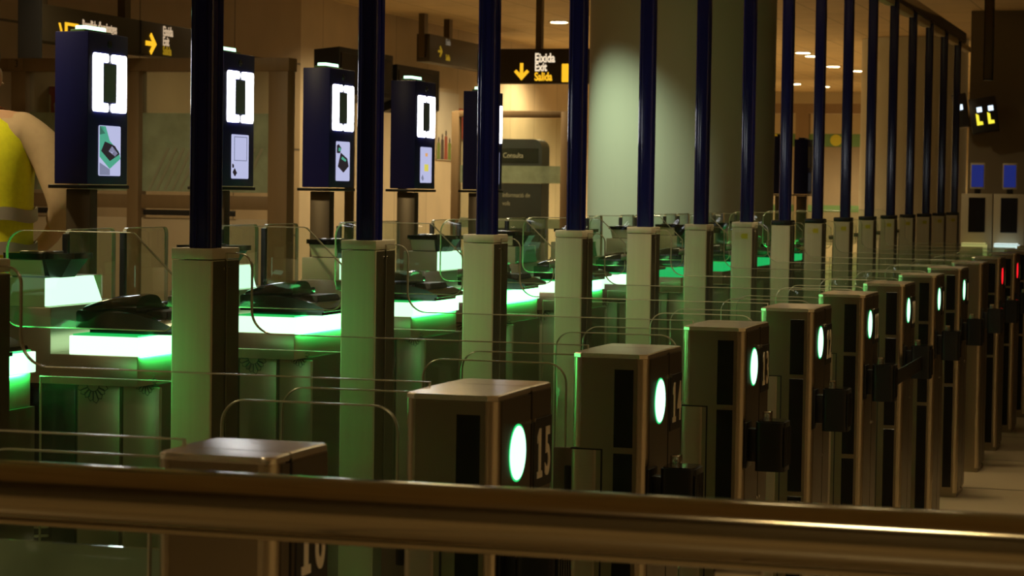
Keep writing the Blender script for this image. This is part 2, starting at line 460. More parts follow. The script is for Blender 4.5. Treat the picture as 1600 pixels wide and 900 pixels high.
def pedestal(n):
    num = 15 - n
    x0 = PX + n
    if n == -1:
        w, split, x0 = 0.18, 0.055, 2.522
        lab = 'narrow steel gate pedestal numbered 16 behind the handrail, nearest the camera'
    else:
        w, split = PW, 0.19
        if n <= 3: lab = f'brushed steel gate pedestal numbered {num} with a round green light'
        elif n == 8: lab = 'blank steel pedestal without dark windows, just past the green-lit pedestals'
        elif n <= 7: lab = f'green-lit steel gate pedestal, {ORD[n]} one behind the pedestal numbered 15'
        elif n <= 11: lab = f'dim steel gate pedestal with a red light, {ORD[n - 8]} past the blank one' if n <= 10 else 'dim steel gate pedestal, just past the two red-lit ones'
        else: lab = 'farthest steel gate pedestal, cut off by the right edge of the photo'
    t = thing('gate_pedestal', lab, 'gate pedestal', (x0, PY, 0), group='numbered entry pedestals in a row')
    k = 'w' if n != -1 else 'n'
    obj('body', cm(('pb', k), lambda: ped_body(w, split)), t)
    obj('top_plate', cm(('pt', k), lambda: ped_top(w, split)), t)
    obj('face_panel', cm(('pf', k), lambda: face_panel(w, split)), t)
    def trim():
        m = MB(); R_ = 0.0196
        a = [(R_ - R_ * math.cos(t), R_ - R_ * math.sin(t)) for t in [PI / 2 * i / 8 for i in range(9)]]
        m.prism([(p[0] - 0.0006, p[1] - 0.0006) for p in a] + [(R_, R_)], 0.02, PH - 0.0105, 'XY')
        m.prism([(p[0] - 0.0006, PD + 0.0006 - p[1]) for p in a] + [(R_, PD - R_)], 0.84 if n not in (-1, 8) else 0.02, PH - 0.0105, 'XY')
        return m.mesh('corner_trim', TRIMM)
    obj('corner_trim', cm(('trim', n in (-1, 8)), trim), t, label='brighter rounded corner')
    obj('front_gap', cm(('pg', k), lambda: MB().box(split - 0.002, split + 0.002, -0.001, PD, 0.02, PH - 0.008).mesh('front_gap', GAP)), t)
    if n not in (-1, 8):
        for z0, z1 in ((0.842, 0.997), (0.512, 0.830), (0.045, 0.498)):
            obj('sensor_window', cm(('win', z0), lambda: win(0.027, 0.066, z0, z1)), t)
    if n >= 0 and n != 8:
        col = 'g' if n <= 7 else ('r' if n <= 10 else 'x')
        if col == 'g':
            obj('lamp_rim', cm('rim', rim_mesh), t, (0.110, 0, 0.928))
            obj('lamp_lens', cm('oval', oval_mesh), t, (0.110, 0, 0.928), label='glowing green round light')
        else:
            def redl():
                return MB().cyl((0, -0.0012, 0), 0.0435, 0.004, 'Y', 40, bev=0.001).mesh('lamp_lens', RED_OVAL if col == 'r' else BLACK)
            obj('lamp_lens', cm(('redl', col), redl), t, (0.110, 0, 0.928), label='glowing red round light' if col == 'r' else None)
    # number plate with digits
    if n <= 7 or n >= 9:
        px = (split + w) / 2 + 0.003
        pl = obj('number_plate', cm(('plate', k), lambda: MB().box(-0.052, 0.052, -0.002, 0.001, -0.058, 0.058, 0.0008, 1).mesh('number_plate', PLATE)), t, (px, -0.0012, 0.915))
        obj('digits', cm(('dig', num), lambda: digits(str(num))), pl, (0, -0.003, 0), FACE_MY, label=f'white figures {num}')
    # screws
    for dx in (-0.014, 0.013):
        for z in ((0.972, 0.60) if n != 8 else (0.972,)):
            obj('screw', cm('screw', lambda: MB().cyl((0, -0.0005, 0), 0.004, 0.004, 'Y', 16).mesh('screw', CHROME)), t, (split + dx, -0.001, z))
    # rotating door column let into the corner
    if n != 8 and n != -1:
        def hinge():
            m = MB()
            m.box(-0.0015, 0.045, 0.092, PD + 0.0015, 0.10, 0.835, vert=0.016)
            return m.mesh('hinge_column', STEEL_H)
        obj('hinge_column', cm('hingecol', hinge), t)
        obj('hinge_gap', cm('hingegap', lambda: MB().box(-0.0012, 0.045, 0.088, PD + 0.001, 0.835, 0.838).box(-0.0012, 0.02, 0.088, 0.0915, 0.10, 0.835).mesh('hinge_gap', GAP)), t)
    # belt cassette on the queue side
    if n >= 0:
        b = obj('belt_bracket', cm('bracket', lambda: MB().box(0.012, 0.082, -0.006, 0, 0.69, 0.80, 0.002).box(0.03, 0.066, -0.028, -0.004, 0.705, 0.785, 0.003).mesh('belt_bracket', BLACKP)), t)
        c = obj('cassette', cm('cass', cassette_mesh), b, (0.062, -0.060, 0.684))
        obj('cassette_lid', cm('casslid', cass_lid), b, (0.062, -0.060, 0.684))
        obj('belt_clip', cm('clip', lambda: MB().box(0.085, 0.112, -0.050, -0.030, 0.795, 0.822, 0.002).mesh('belt_clip', CHROME)), b)
    return t
for n in range(-1, 13): pedestal(n)

# belt pulled between two cassettes far down the row
bl = obj('barrier_belt', MB().box(PX + 4.10, PX + 5.02, PY - 0.066, PY - 0.062, 0.715, 0.765).mesh('barrier_belt', BLACKP))
tag(bl, 'black belt stretched between the cassettes of the fourth and fifth pedestals behind 15', 'barrier belt')

# ================================================================== GLASS
GT = 0.007
def sheet(poly, x=0.0, t=GT, mats=(None, None), plane='YZ'):
    return MB().prism(poly, x - t / 2, x + t / 2, plane, 0, 1, 0.0024).mesh('glass', list(mats))
LEAF = rpoly([(1.225, 0.12, 0.03), (1.532, 0.12, 0.03), (1.532, 1.004, 0.042), (1.225, 1.004, 0.042)], 8)
def leaf_plate():
    m = MB()
    m.box(-0.006, 0.006, 1.204, 1.250, 0.52, 0.835, 0.002)
    m.box(-0.009, 0.009, 1.212, 1.226, 0.75, 0.80, 0.003, mi=1).box(-0.009, 0.009, 1.212, 1.226, 0.64, 0.69, 0.003, mi=1).box(-0.009, 0.009, 1.212, 1.226, 0.55, 0.60, 0.003, mi=1)
    return m.mesh('hinge_plate', [STEEL_SIDE, BLACKP])
for n in range(-1, 13):
    if n == 8: pass
    x0 = PX + n if n >= 0 else 2.522
    w = PW if n >= 0 else 0.18
    num = 15 - n
    who = f'pedestal {num}' if n <= 3 else f'the {ORD[n]} pedestal behind 15'
    for side, dx in (('near', 0.024), ('far', w - 0.030)):
        t = thing('swing_gate', f'open round-cornered glass swing gate on the {side} side of {who}', 'swing gate', (x0 + dx, 0, 0), group='open entry door leaves')
        obj('pane', cm('leaf', lambda: sheet(LEAF, 0, GT, (GLASS, GEDGE))), t)
        obj('hinge_plate', cm('leafplate', leaf_plate), t)

# fixed low screens joining each pedestal to its pillar
XB, YB = 4.480, 2.018
def low_poly(y0):
    return rpoly([(y0, 0.08), (2.018, 0.08), (2.018, 1.206), (1.955, 1.206, 0.045), (1.955, 1.035, 0.050), (y0, 1.035)], 8)
def frost_mesh(): return MB().box(-0.0045, 0.0045, 1.215, 1.95, 0.12, 0.895).mesh('frosted_band', GLASS_FROST)
for n in range(-1, 13):
    x0 = PX + n + 0.132 if n >= 0 else 2.61
    num = 15 - n
    who = f'pedestal {num}' if n <= 3 else f'the {ORD[n]} pedestal behind 15'
    t = thing('glass_screen', f'low fixed glass screen running back from {who} to its pillar', 'glass screen', (x0, 0, 0), group='fixed lane screens')
    obj('pane', cm('lows', lambda: sheet(low_poly(1.21), 0, GT, (GLASS, GEDGE))), t)
    obj('floor_shoe', cm('shoe1', lambda: MB().box(-0.012, 0.012, 1.21, 2.015, 0, 0.085, 0.002).mesh('floor_shoe', STEEL_SIDE)), t)
    if n == -1: obj('frosted_band', frost_mesh(), t, label='frosted lower band')

# ================================================================== PILLARS WITH BLUE POLES
def pil_body():
    m = MB()
    m.box(0, 0.142, 0, 0.094, 0, 1.190, vert=0.004)
    return m.mesh('body', STEEL_PILLAR)
def pil_side(): return MB().box(0.004, 0.068, -0.001, 0.001, 0.02, 1.188).box(0.072, 0.140, -0.001, 0.001, 0.02, 1.188).mesh('side_panel', STEEL_SIDE)
def pil_cap(mat):
    return MB().box(-0.001, 0.143, -0.001, 0.095, 1.192, 1.216, 0.003).mesh('cap', mat)
def pole_mesh():
    m = MB()
    poly = rpoly([(0.0, 0.0, 0.010), (0.062, 0.0, 0.010), (0.062, 0.058, 0.020), (0.0, 0.058, 0.020)], 5)
    m.prism(poly, 1.20, 2.638, 'XY')
    for y in (0.014, 0.034, 0.046): m.box(-0.0012, 0.001, y, y + 0.003, 1.21, 2.63)
    m.box(0.028, 0.031, -0.0012, 0.001, 1.21, 2.63)
    return m.mesh('pole', NAVY)
PILNAME = {-1: 'steel pillar with dark blue pole, cut off by the left edge of the photo'}
for n in range(-1, 16):
    if n >= 0: PILNAME[n] = f'steel pillar carrying a dark blue pole, {ORD[n + 1]} whole one from the left'
    t = thing('gate_pillar', PILNAME[n], 'gate pillar', (XB + n, YB, 0), group='pillars with dark blue poles')
    obj('body', cm('pilb', pil_body), t)
    obj('side_panel', cm('pils', pil_side), t)
    obj('seam', cm('pilseam', lambda: MB().box(0.0685, 0.0715, -0.0012, 0.001, 0.02, 1.19).mesh('seam', GAP)), t)
    far = n >= 7
    obj('cap', cm(('cap', far), lambda: pil_cap(BLACKP if far else STEEL_PILLAR)), t)
    obj('pole', cm('pole', pole_mesh), t, (0.003, 0.004, 0), label='dark blue grooved pole')
    for dx in (0.056, 0.082):
        obj('screw', cm('screw2', lambda: MB().cyl((0, -0.0008, 0), 0.0035, 0.003, 'Y', 12).mesh('screw', CHROME)), t, (dx, -0.001, 1.172))
    if n == 6 or n >= 8:
        st = obj('sticker', cm('stick', lambda: MB().box(-0.0015, 0.001, 0.016, 0.078, 1.135, 1.168).mesh('sticker', STICKER)), t, label='pale rectangular sticker')
        obj('sticker_mark', cm('stickm', lambda: MB().prism([(0.020, 1.14), (0.046, 1.14), (0.052, 1.1515), (0.046, 1.163), (0.020, 1.163)], -0.0022, -0.001, 'YZ').mesh('sticker_mark', STICKER_Y)), st)
# overhead beam tying the pole heads together, with a pale end block over each gap
beam = thing('overhead_beam', 'dark beam across the heads of the blue poles', 'beam', (XB, YB, 2.64))
obj('beam_body', MB().box(-1.2, 15.3, -0.01, 0.075, 0.0, 0.085, 0.004).mesh('beam_body', NAVY), beam)
for n in range(9, 16):
    obj('light_block', cm('lblock', lambda: MB().box(0.068, 0.80, 0.002, 0.060, -0.045, -0.0005, 0.003).mesh('light_block', BLOCKM)), beam, (n, 0, 0), label='pale beige block under the beam')

# upper glass behind each pillar, with a cut-off corner
UP = rpoly([(2.135, 1.031, 0.032), (2.545, 1.031, 0.035), (2.545, 1.246, 0.045), (2.236, 1.246, 0.02), (2.135, 1.150, 0.01)], 7)
for n in range(-1, 13):
    nm = 'the pillar at the left edge' if n == -1 else f'the {ORD[n + 1]} whole pillar'
    t = thing('glass_screen', f'upper glass pane with slanted corner, behind {nm}', 'glass screen', (XB + n + 0.071, 0, 0), group='upper screens with slanted corners')
    obj('upper_pane', cm('up', lambda: sheet(UP, 0, GT, (GLASS, GEDGE))), t)
    obj('lower_pane', cm('lo', lambda: sheet([(2.114, 0.06), (2.46, 0.06), (2.46, 0.925), (2.114, 0.925)], 0, GT, (GLASS_EXIT, GEDGE))), t)
    obj('clamp', cm('clampk', lambda: MB().box(-0.010, 0.010, 2.1125, 2.150, 1.085, 1.110, 0.003).box(-0.009, 0.009, 2.1125, 2.128, 0.40, 1.085, 0.002).mesh('clamp', STEEL_SIDE)), t)

# ================================================================== READER CONSOLES
def con_fascia():
    m = MB()
    m.box(0.0, 0.47, 2.48, 2.72, 0.857, 0.931, 0.003)
    m.box(0.0, 0.47, 2.715, 2.87, 0.857, 1.045, 0.003)
    return m.mesh('fascia', STEEL_H)
def con_cab():
    return MB().box(0.10, 0.47, 2.47, 2.87, 0.0, 0.857).mesh('cabinet', STEEL_SIDE)
def star(half=1.0):
    """outline of a badge of fluted rays around a small shield"""
    m = MB(); n = 16
    for i in range(n):
        a0 = 2 * PI * (i + 0.5) / n
        R = (0.046 if i % 4 == 3 else (0.038 if i % 2 else 0.041)) * half
        r = 0.016 * half
        d = 0.0075 * half
        ca, sa = math.cos(a0), math.sin(a0); px_, py_ = -sa, ca
        pts = [(r * ca - px_ * d * .55, r * sa - py_ * d * .55), ((R - d) * ca - px_ * d, (R - d) * sa - py_ * d), (R * ca, R * sa), ((R - d) * ca + px_ * d, (R - d) * sa + py_ * d), (r * ca + px_ * d * .55, r * sa + py_ * d * .55)]
        m.tube([(-0.0005, p[0], p[1]) for p in pts], 0.0012 * half, 6)
    ring = [(-0.0005, 0.016 * half * math.cos(2 * PI * k / 20), 0.016 * half * math.sin(2 * PI * k / 20)) for k in range(20)]
    m.tube(ring, 0.0013 * half, 6, closed=True)
    return m.mesh('emblem', DECAL)
def scanner_base():
    m = MB()
    poly = rpoly([(2.685, 0.0), (2.425, 0.0, 0.006), (2.425, 0.010, 0.006), (2.465, 0.026, 0.02), (2.535, 0.040, 0.02), (2.685, 0.046, 0.008)])
    m.prism(poly, 0.006, 0.29, 'YZ')
    m.box(0.05, 0.27, 2.45, 2.67, -0.012, 0.002)
    return m.mesh('base', GLOSSB)
def scanner_hood():
    m = MB(); b = bmesh.new()
    n = 18; rings = []
    for (y, zt) in ((2.678, 0.020), (2.645, 0.034), (2.60, 0.046), (2.545, 0.052), (2.532, 0.050)):
        ring = []
        for k in range(n + 1):
            a = PI * k / n
            ring.append(b.verts.new((0.098 - 0.074 * math.copysign(abs(math.cos(a)) ** 0.7, math.cos(a)), y, 0.040 + zt * 0.88 * math.sin(a) ** 0.75)))
        rings.append(ring)
    for A, B in zip(rings, rings[1:]):
        for k in range(n): b.faces.new((A[k], A[k + 1], B[k + 1], B[k]))
        b.faces.new((A[0], B[0], B[n], A[n]))
    b.faces.new(rings[0]); b.faces.new(list(reversed(rings[-1])))
    bmesh.ops.recalc_face_normals(b, faces=b.faces[:])
    m._merge(b, 0, True)
    m.box(0.022, 0.176, 2.535, 2.682, 0.038, 0.044, 0.001)
    m.box(0.18, 0.28, 2.56, 2.68, 0.040, 0.060, 0.006)
    return m.mesh('hood', GLOSSB)
def frustum(x0, x1, y0, y1, z0, X0, X1, Y0, Y1, z1, mat, name):
    b = bmesh.new()
    v = [b.verts.new(p) for p in ((x0, y0, z0), (x1, y0, z0), (x1, y1, z0), (x0, y1, z0), (X0, Y0, z1), (X1, Y0, z1), (X1, Y1, z1), (X0, Y1, z1))]
    for f in ((3, 2, 1, 0), (4, 5, 6, 7), (0, 1, 5, 4), (1, 2, 6, 5), (2, 3, 7, 6), (3, 0, 4, 7)): b.faces.new([v[i] for i in f])
    bmesh.ops.bevel(b, geom=b.edges[:], offset=0.002, segments=2, affect='EDGES')
    return MB()._merge(b).mesh(name, mat)
def fp_body():
    lo = [(0.018, 2.738), (0.034, 2.716), (0.105, 2.716), (0.105, 2.842), (0.018, 2.842)]
    hi = [(0.002, 2.745), (0.040, 2.692), (0.132, 2.692), (0.132, 2.850), (0.002, 2.850)]
    b = bmesh.new()
    A = [b.verts.new((x, y, 0.0)) for x, y in lo]; B = [b.verts.new((x, y, 0.046)) for x, y in hi]
    for k in range(5): b.faces.new((A[k], A[(k + 1) % 5], B[(k + 1) % 5], B[k]))
    b.faces.new(A); b.faces.new(B)
    bmesh.ops.recalc_face_normals(b, faces=b.faces[:])
    return MB()._merge(b).mesh('body', CHARCOAL)
def console(n):
    xo = 4.075 + n
    nm = {0: 'cut off by the left edge', 1: 'left of the first whole pillar', 2: 'between the first and second whole pillars', 3: 'between the second and third whole pillars'}.get(n, f'{ORD[n]} one counting back from the left')
    t = thing('reader_console', f'steel document console with glowing green slab, {nm}', 'console', (xo, 0, 0), group='reader consoles')
    obj('cabinet', cm('ccab', con_cab), t)
    d1 = obj('cabinet_door', cm('cd1', lambda: MB().box(0.085, 0.10, 2.570, 2.685, 0.04, 0.850, 0.002).mesh('cabinet_door', STEEL_H)), t)
    obj('emblem', cm('em1', lambda: star(1.0)), d1, (0.0845, 2.642, 0.850), label='dark outlined ray emblem')
    d2 = obj('cabinet_door', cm('cd2', lambda: MB().box(0.085, 0.10, 2.462, 2.560, 0.04, 0.850, 0.002).mesh('cabinet_door', STEEL_H)), t)
    obj('emblem', cm('em2', lambda: star(0.72)), d2, (0.0845, 2.500, 0.862), label='smaller dark ray emblem')
    sp = obj('service_panel', cm('svc', lambda: MB().box(0.088, 0.10, 2.694, 2.862, 0.04, 0.850, 0.002).mesh('service_panel', GLOSSB)), t)
    obj('vent_louvre', cm('louv', lambda: (lambda m: [m.prism([(2.765, 0.42 + k * 0.022), (2.822, 0.415 + k * 0.022), (2.822, 0.421 + k * 0.022), (2.765, 0.426 + k * 0.022)], 0.080, 0.088, 'YZ') for k in range(6)] and m.mesh('vent_louvre', STEEL_PILLAR))(MB())), sp)
    obj('fascia', cm('cfas', con_fascia), t)
    sl = obj('glowing_slab', cm(('cslab', n > 6), lambda: MB().box(0.005, 0.49, 2.478, 2.668, 0.931, 0.977, 0.002).mesh('glowing_slab', GREEN_FAR if n > 6 else GREEN_SLAB)), t, label='glowing green slab')
    obj('slab_top', cm('cslabt', lambda: MB().box(0.012, 0.482, 2.486, 2.662, 0.977, 0.981, 0.001).mesh('slab_top', GREEN_DIM)), sl, label='dim green slab top')
    up = obj('upper_ledge', cm('cupper', lambda: MB().box(0.0, 0.30, 2.732, 2.865, 1.045, 1.116, 0.002).mesh('upper_ledge', BEIGE_LED)), t)
    obj('light_panel', cm(('clight', n > 4), lambda: MB().prism([(0.0, 1.047), (0.288, 1.047), (0.238, 1.116), (0.0, 1.116)], 2.722, 2.732, 'XZ').mesh('light_panel', PANEL_OFF if n > 4 else GREEN_END)), up, label=None if n > 4 else 'glowing green end panel')
    if n > 6: pass
    l = bpy.data.lights.new('slab_light', 'AREA'); l.shape = 'RECTANGLE'; l.size = 0.44; l.size_y = 0.05; l.energy = 13.0 if n <= 0 else 8.0 if n <= 2 else 5.0 if n <= 6 else 1.0; l.color = (0.03, 1.0, 0.16)
    lo = bpy.data.objects.new('slab_light', l); COL.objects.link(lo); lo.parent = t; lo.location = (0.24, 2.470, 0.955) if n <= 6 else (0.24, 2.57, 0.99); lo.rotation_euler = (PI / 2, 0, 0) if n <= 6 else (PI, 0, 0)
    # things that stand on it
    s = thing('document_scanner', f'glossy black document scanner on the console, {nm}', 'scanner', (xo + 0.02, -0.025, 0.993), group='document scanners')
    obj('base', cm('scb', scanner_base), s)
    obj('hood', cm('sch', scanner_hood), s)
    obj('glass_plate', cm('scg', lambda: frustum(0.07, 0.25, 2.47, 2.53, 0.027, 0.08, 0.24, 2.475, 2.53, 0.044, CHARCOAL, 'glass_plate')), s)
    f = thing('fingerprint_reader', f'black flat-topped fingerprint reader above the scanner, console {nm}', 'fingerprint reader', (xo + 0.02, 0, 1.116), group='fingerprint readers')
    obj('body', cm('fpb', fp_body), f)
    obj('side_plate', cm('fps', lambda: MB().prism([(2.752, 0.003), (2.838, 0.003), (2.846, 0.043), (2.752, 0.043)], 0.0, 0.018, 'YZ').mesh('side_plate', BEIGE_LED)), f, label='pale steel side plate')
    obj('lid', cm('fpl', lambda: MB().prism(rpoly([(-0.008, 2.740, 0.01), (0.036, 2.682, 0.01), (0.142, 2.682, 0.01), (0.142, 2.858, 0.01), (-0.008, 2.858, 0.01)]), 0.046, 0.060, 'XY').mesh('lid', GLOSSB)), f)
    obj('scan_window', cm('fpw', lambda: MB().box(0.03, 0.11, 2.75, 2.83, 0.060, 0.064, 0.001).mesh('scan_window', CHROME)), f)
for n in range(0, 11): console(n)

# glass exit leaves across each lane behind the consoles
XL = rpoly([(0.0, 0.20, 0.02), (0.278, 0.20, 0.02), (0.278, 1.228, 0.022), (0.0, 1.228, 0.022)], 5)
def exit_leaf():
    m = MB().prism(XL, -0.005, 0.005, 'XZ', 0, 1, 0.0024)
    return m.mesh('pane', [GLASS_EXIT, GEDGE])
for n in range(0, 11):
    for side, dx in (('left', 0.0), ('right', 0.336)):
        nm = 'lane at the left edge' if n == 0 else ('lane behind the first whole pillar' if n == 1 else f'{ORD[n]} lane from the left')
        t = thing('exit_gate', f'{side} glass leaf of the closed exit doors, {nm}', 'exit gate', (4.504 + n + dx, 2.9, 0), group='closed exit door leaves')
        obj('pane', cm('xleaf', exit_leaf), t)
        obj('edge_strip', cm('xedge', lambda: MB().box(-0.008, 0.004, -0.009, 0.009, 0.22, 1.215, 0.002).mesh('edge_strip', CHARCOAL)), t)
        obj('foot_post', cm('xfoot', lambda: MB().box(0.12, 0.17, -0.02, 0.02, 0.0, 0.23, 0.003).mesh('foot_post', STEEL_SIDE)), t)

# ================================================================== FACE SCREEN KIOSKS
def case_mesh(): return MB().box(0, 0.268, 0.0, 0.112, 0.016, 0.478, 0.003).mesh('case', NAVYK)
def bracket(sgn):
    w, h, a, bar, th = 0.103, 0.178, 0.103, 0.064, 0.0265
    pts = [(0, 0, 0.010), (w, 0, 0.010), (w, th, 0.010), (bar, th, 0), (bar, h - th, 0), (w, h - th, 0.010), (w, h, 0.010), (0, h, 0.010)]
    if sgn < 0: pts = [(-p[0], p[1], p[2]) for p in reversed(pts)]
    return rpoly(pts, 4)
def bracket_mesh(s, mat): return MB().prism(bracket(s), -0.0025, 0.0, 'XZ').mesh('light_bracket', mat)
def kiosk(n, on, style, label):
    t = thing('face_kiosk', label, 'kiosk', (4.318 + n, 3.26, 1.332), group='face capture kiosks behind the lanes')
    obj('post', cm('kpost', lambda: MB().box(0.042, 0.092, 0.012, 0.094, -1.332, 0.0, 0.003).mesh('post', STEEL_SIDE)), t)
    obj('foot_plate', cm('kfoot', lambda: MB().box(-0.03, 0.16, -0.04, 0.15, -1.332, -1.322, 0.002).mesh('foot_plate', STEEL_SIDE)), t)
    obj('case', cm('kcase', case_mesh), t)
    obj('tray', cm('ktray', lambda: MB().box(-0.006, 0.276, -0.004, 0.130, 0.002, 0.013, 0.002).mesh('tray', BLACKP)), t)
    mat = WHITE_LED if on else BRACKET_OFF
    lb = 'glowing white bracket-shaped light' if on else 'unlit bracket-shaped light'
    obj('light_bracket', cm(('kbl', on), lambda: bracket_mesh(1, mat)), t, (0.030, 0, 0.238), label=lb)
    obj('light_bracket', cm(('kbr', on), lambda: bracket_mesh(-1, mat)), t, (0.255, 0, 0.238), label=lb)
    obj('mirror', cm('kmir', lambda: MB().box(0.099, 0.186, -0.002, 0.002, 0.268, 0.386).mesh('mirror', MIRRORM)), t)
    obj('camera_eye', cm('keye', lambda: MB().cyl((0.138, -0.001, 0.446), 0.012, 0.006, 'Y', 24).mesh('camera_eye', CHARCOAL)), t)
    obj('camera_lens', cm('klens', lambda: MB().cyl((0.138, -0.004, 0.446), 0.005, 0.006, 'Y', 16).mesh('camera_lens', CHROME)), t)
    if on:
        bb = obj('beacon_base', cm('kbb', lambda: MB().box(0.045, 0.225, 0.035, 0.085, 0.478, 0.488, 0.003).mesh('beacon_base', GREENB)), t)
        obj('beacon', cm('kbe', lambda: MB().prism(rpoly([(0.065, 0.488), (0.205, 0.488), (0.205, 0.501, 0.010), (0.065, 0.501, 0.010)]), 0.045, 0.078, 'XZ').mesh('beacon', BEACON)), bb, label='glowing green-white status light')
    else:
        obj('beacon_base', cm('kbb2', lambda: MB().box(0.045, 0.225, 0.035, 0.085, 0.478, 0.494, 0.003).mesh('beacon_base', BLACKP)), t)
    sc = obj('screen', cm(('kscr', on), lambda: MB().prism(rpoly([(0.071, 0.042, 0.006), (0.215, 0.042, 0.006), (0.215, 0.196, 0.006), (0.071, 0.196, 0.006)], 4), -0.003, 0.001, 'XZ').mesh('screen', SCREEN if on else SCR_OFF)), t)
    def pic(name, shapes):
        for poly, mat in shapes:
            obj(name, MB().prism(poly, -0.0045, -0.003, 'XZ').mesh(name, mat), sc)
    if style == 'A':
        pic('screen_picture', [([(0.072, 0.06), (0.140, 0.044), (0.140, 0.06), (0.213, 0.115), (0.213, 0.13), (0.14, 0.185), (0.072, 0.175)][0:0] or [(0.073, 0.044), (0.140, 0.044), (0.140, 0.062), (0.073, 0.082)], SCR_GREY),
                               ([(0.073, 0.100), (0.140, 0.064), (0.212, 0.096), (0.200, 0.118), (0.138, 0.150), (0.110, 0.194), (0.073, 0.194)], SCR_GREEN),
                               ([(0.073, 0.168), (0.108, 0.172), (0.090, 0.194), (0.073, 0.194)], SCR_DARK)])
        for poly, mat in (([(0.080, 0.118), (0.138, 0.088), (0.204, 0.110), (0.170, 0.135), (0.105, 0.147)], SCR_DARK), ([(0.128, 0.118), (0.172, 0.102), (0.190, 0.112), (0.150, 0.134)], SCREEN)):
            obj('screen_picture', MB().prism(poly, -0.006, -0.0045, 'XZ').mesh('screen_picture', mat), sc)
    elif style == 'B':
        pic('screen_picture', [([(0.088, 0.104), (0.198, 0.104), (0.198, 0.107), (0.088, 0.107)], SCR_GREY), ([(0.088, 0.186), (0.198, 0.186), (0.198, 0.189), (0.088, 0.189)], SCR_GREY),
                               ([(0.088, 0.107), (0.091, 0.107), (0.091, 0.186), (0.088, 0.186)], SCR_GREY), ([(0.195, 0.107), (0.198, 0.107), (0.198, 0.186), (0.195, 0.186)], SCR_GREY),
                               ([(0.076, 0.064), (0.095, 0.050), (0.112, 0.062), (0.092, 0.078)], SCR_DARK), ([(0.073, 0.080), (0.085, 0.080), (0.085, 0.090), (0.073, 0.094)], SCR_DARK)])
    elif style == 'C':
        pic('screen_picture', [([(0.085, 0.098), (0.145, 0.075), (0.200, 0.100), (0.185, 0.130), (0.115, 0.152)], SCR_DARK), ([(0.073, 0.150), (0.105, 0.150), (0.118, 0.170), (0.090, 0.185), (0.073, 0.180)], SCR_DARK)])
        for poly in ([(0.118, 0.128), (0.160, 0.118), (0.170, 0.124), (0.128, 0.137)], [(0.088, 0.158), (0.106, 0.158), (0.110, 0.170), (0.090, 0.172)]):
            obj('screen_picture', MB().prism(poly, -0.006, -0.0045, 'XZ').mesh('screen_picture', SCR_GREEN), sc)
    elif style == 'D':
        pic('screen_picture', [([(0.128, 0.156), (0.156, 0.156), (0.156, 0.170), (0.128, 0.170)], SCR_ORANGE), ([(0.118, 0.092), (0.168, 0.092), (0.168, 0.122), (0.118, 0.122)], SCR_YELLOW), ([(0.078, 0.062), (0.095, 0.050), (0.110, 0.060), (0.093, 0.076)], SCR_GREY)])
    elif style == 'R':
        pic('screen_picture', [([(0.120, 0.120), (0.160, 0.120), (0.160, 0.160), (0.120, 0.160)], RED_OVAL), ([(0.130, 0.072), (0.165, 0.072), (0.165, 0.092), (0.130, 0.092)], BLUE_TXT)])
    return t
kiosk(1, True, 'D', 'dark blue face kiosk just outside the left edge of the photo')
kiosk(2, True, 'A', 'dark blue face kiosk, leftmost, screen picturing a reader in green')
kiosk(3, True, 'B', 'dark blue face kiosk right of the first pole, screen with an empty outlined frame')
kiosk(4, True, 'C', 'dark blue face kiosk left of the second pole, screen picturing a dark reader')
kiosk(5, True, 'D', 'dark blue face kiosk right of the second pole, screen with small yellow pictures')
kiosk(6, True, 'B', 'dark blue face kiosk half hidden behind the third pole')
kiosk(14, False, 'R', 'far unlit face kiosk with a small red screen, between the thin dark poles')
kiosk(15, False, 'X', 'far unlit face kiosk with blank screen, mostly hidden by a dark pole')

# ================================================================== HANDRAIL
hr = thing('handrail', 'polished steel handrail crossing the foreground', 'handrail', (2.1, 0, 0))
def rail():
    m = MB()
    poly = [(0.030 * math.copysign(abs(math.cos(a)) ** 0.8, math.cos(a)), 0.029 * math.copysign(abs(math.sin(a)) ** 0.8, math.sin(a))) for a in [2 * PI * k / 48 for k in range(48)]]
    m.prism([(p[0], 1.036 + p[1]) for p in poly], -1.2, 2.6, 'XZ')
    return m.mesh('rail_tube', STEEL_RAIL)
obj('rail_tube', rail(), hr)
obj('under_channel', MB().box(-0.012, 0.012, -1.2, 2.6, 1.001, 1.012, 0.002).mesh('under_channel', STEEL_RAIL), hr)
for y in (0.41, -0.9, 1.9):
    obj('post', cm('hpost', lambda: MB().cyl((0, 0, 0.50), 0.006, 1.0, seg=20).mesh('post', STEEL_SIDE)), hr, (0, y, 0))
    obj('saddle', cm('hsad', lambda: MB().box(-0.010, 0.010, -0.022, 0.022, 0.992, 1.004, 0.002).mesh('saddle', CHROME)), hr, (0, y, 0))
    obj('floor_flange', cm('hfl', lambda: MB().cyl((0, 0, 0.006), 0.05, 0.012, seg=32, bev=0.003).mesh('floor_flange', CHROME)), hr, (0, y, 0))

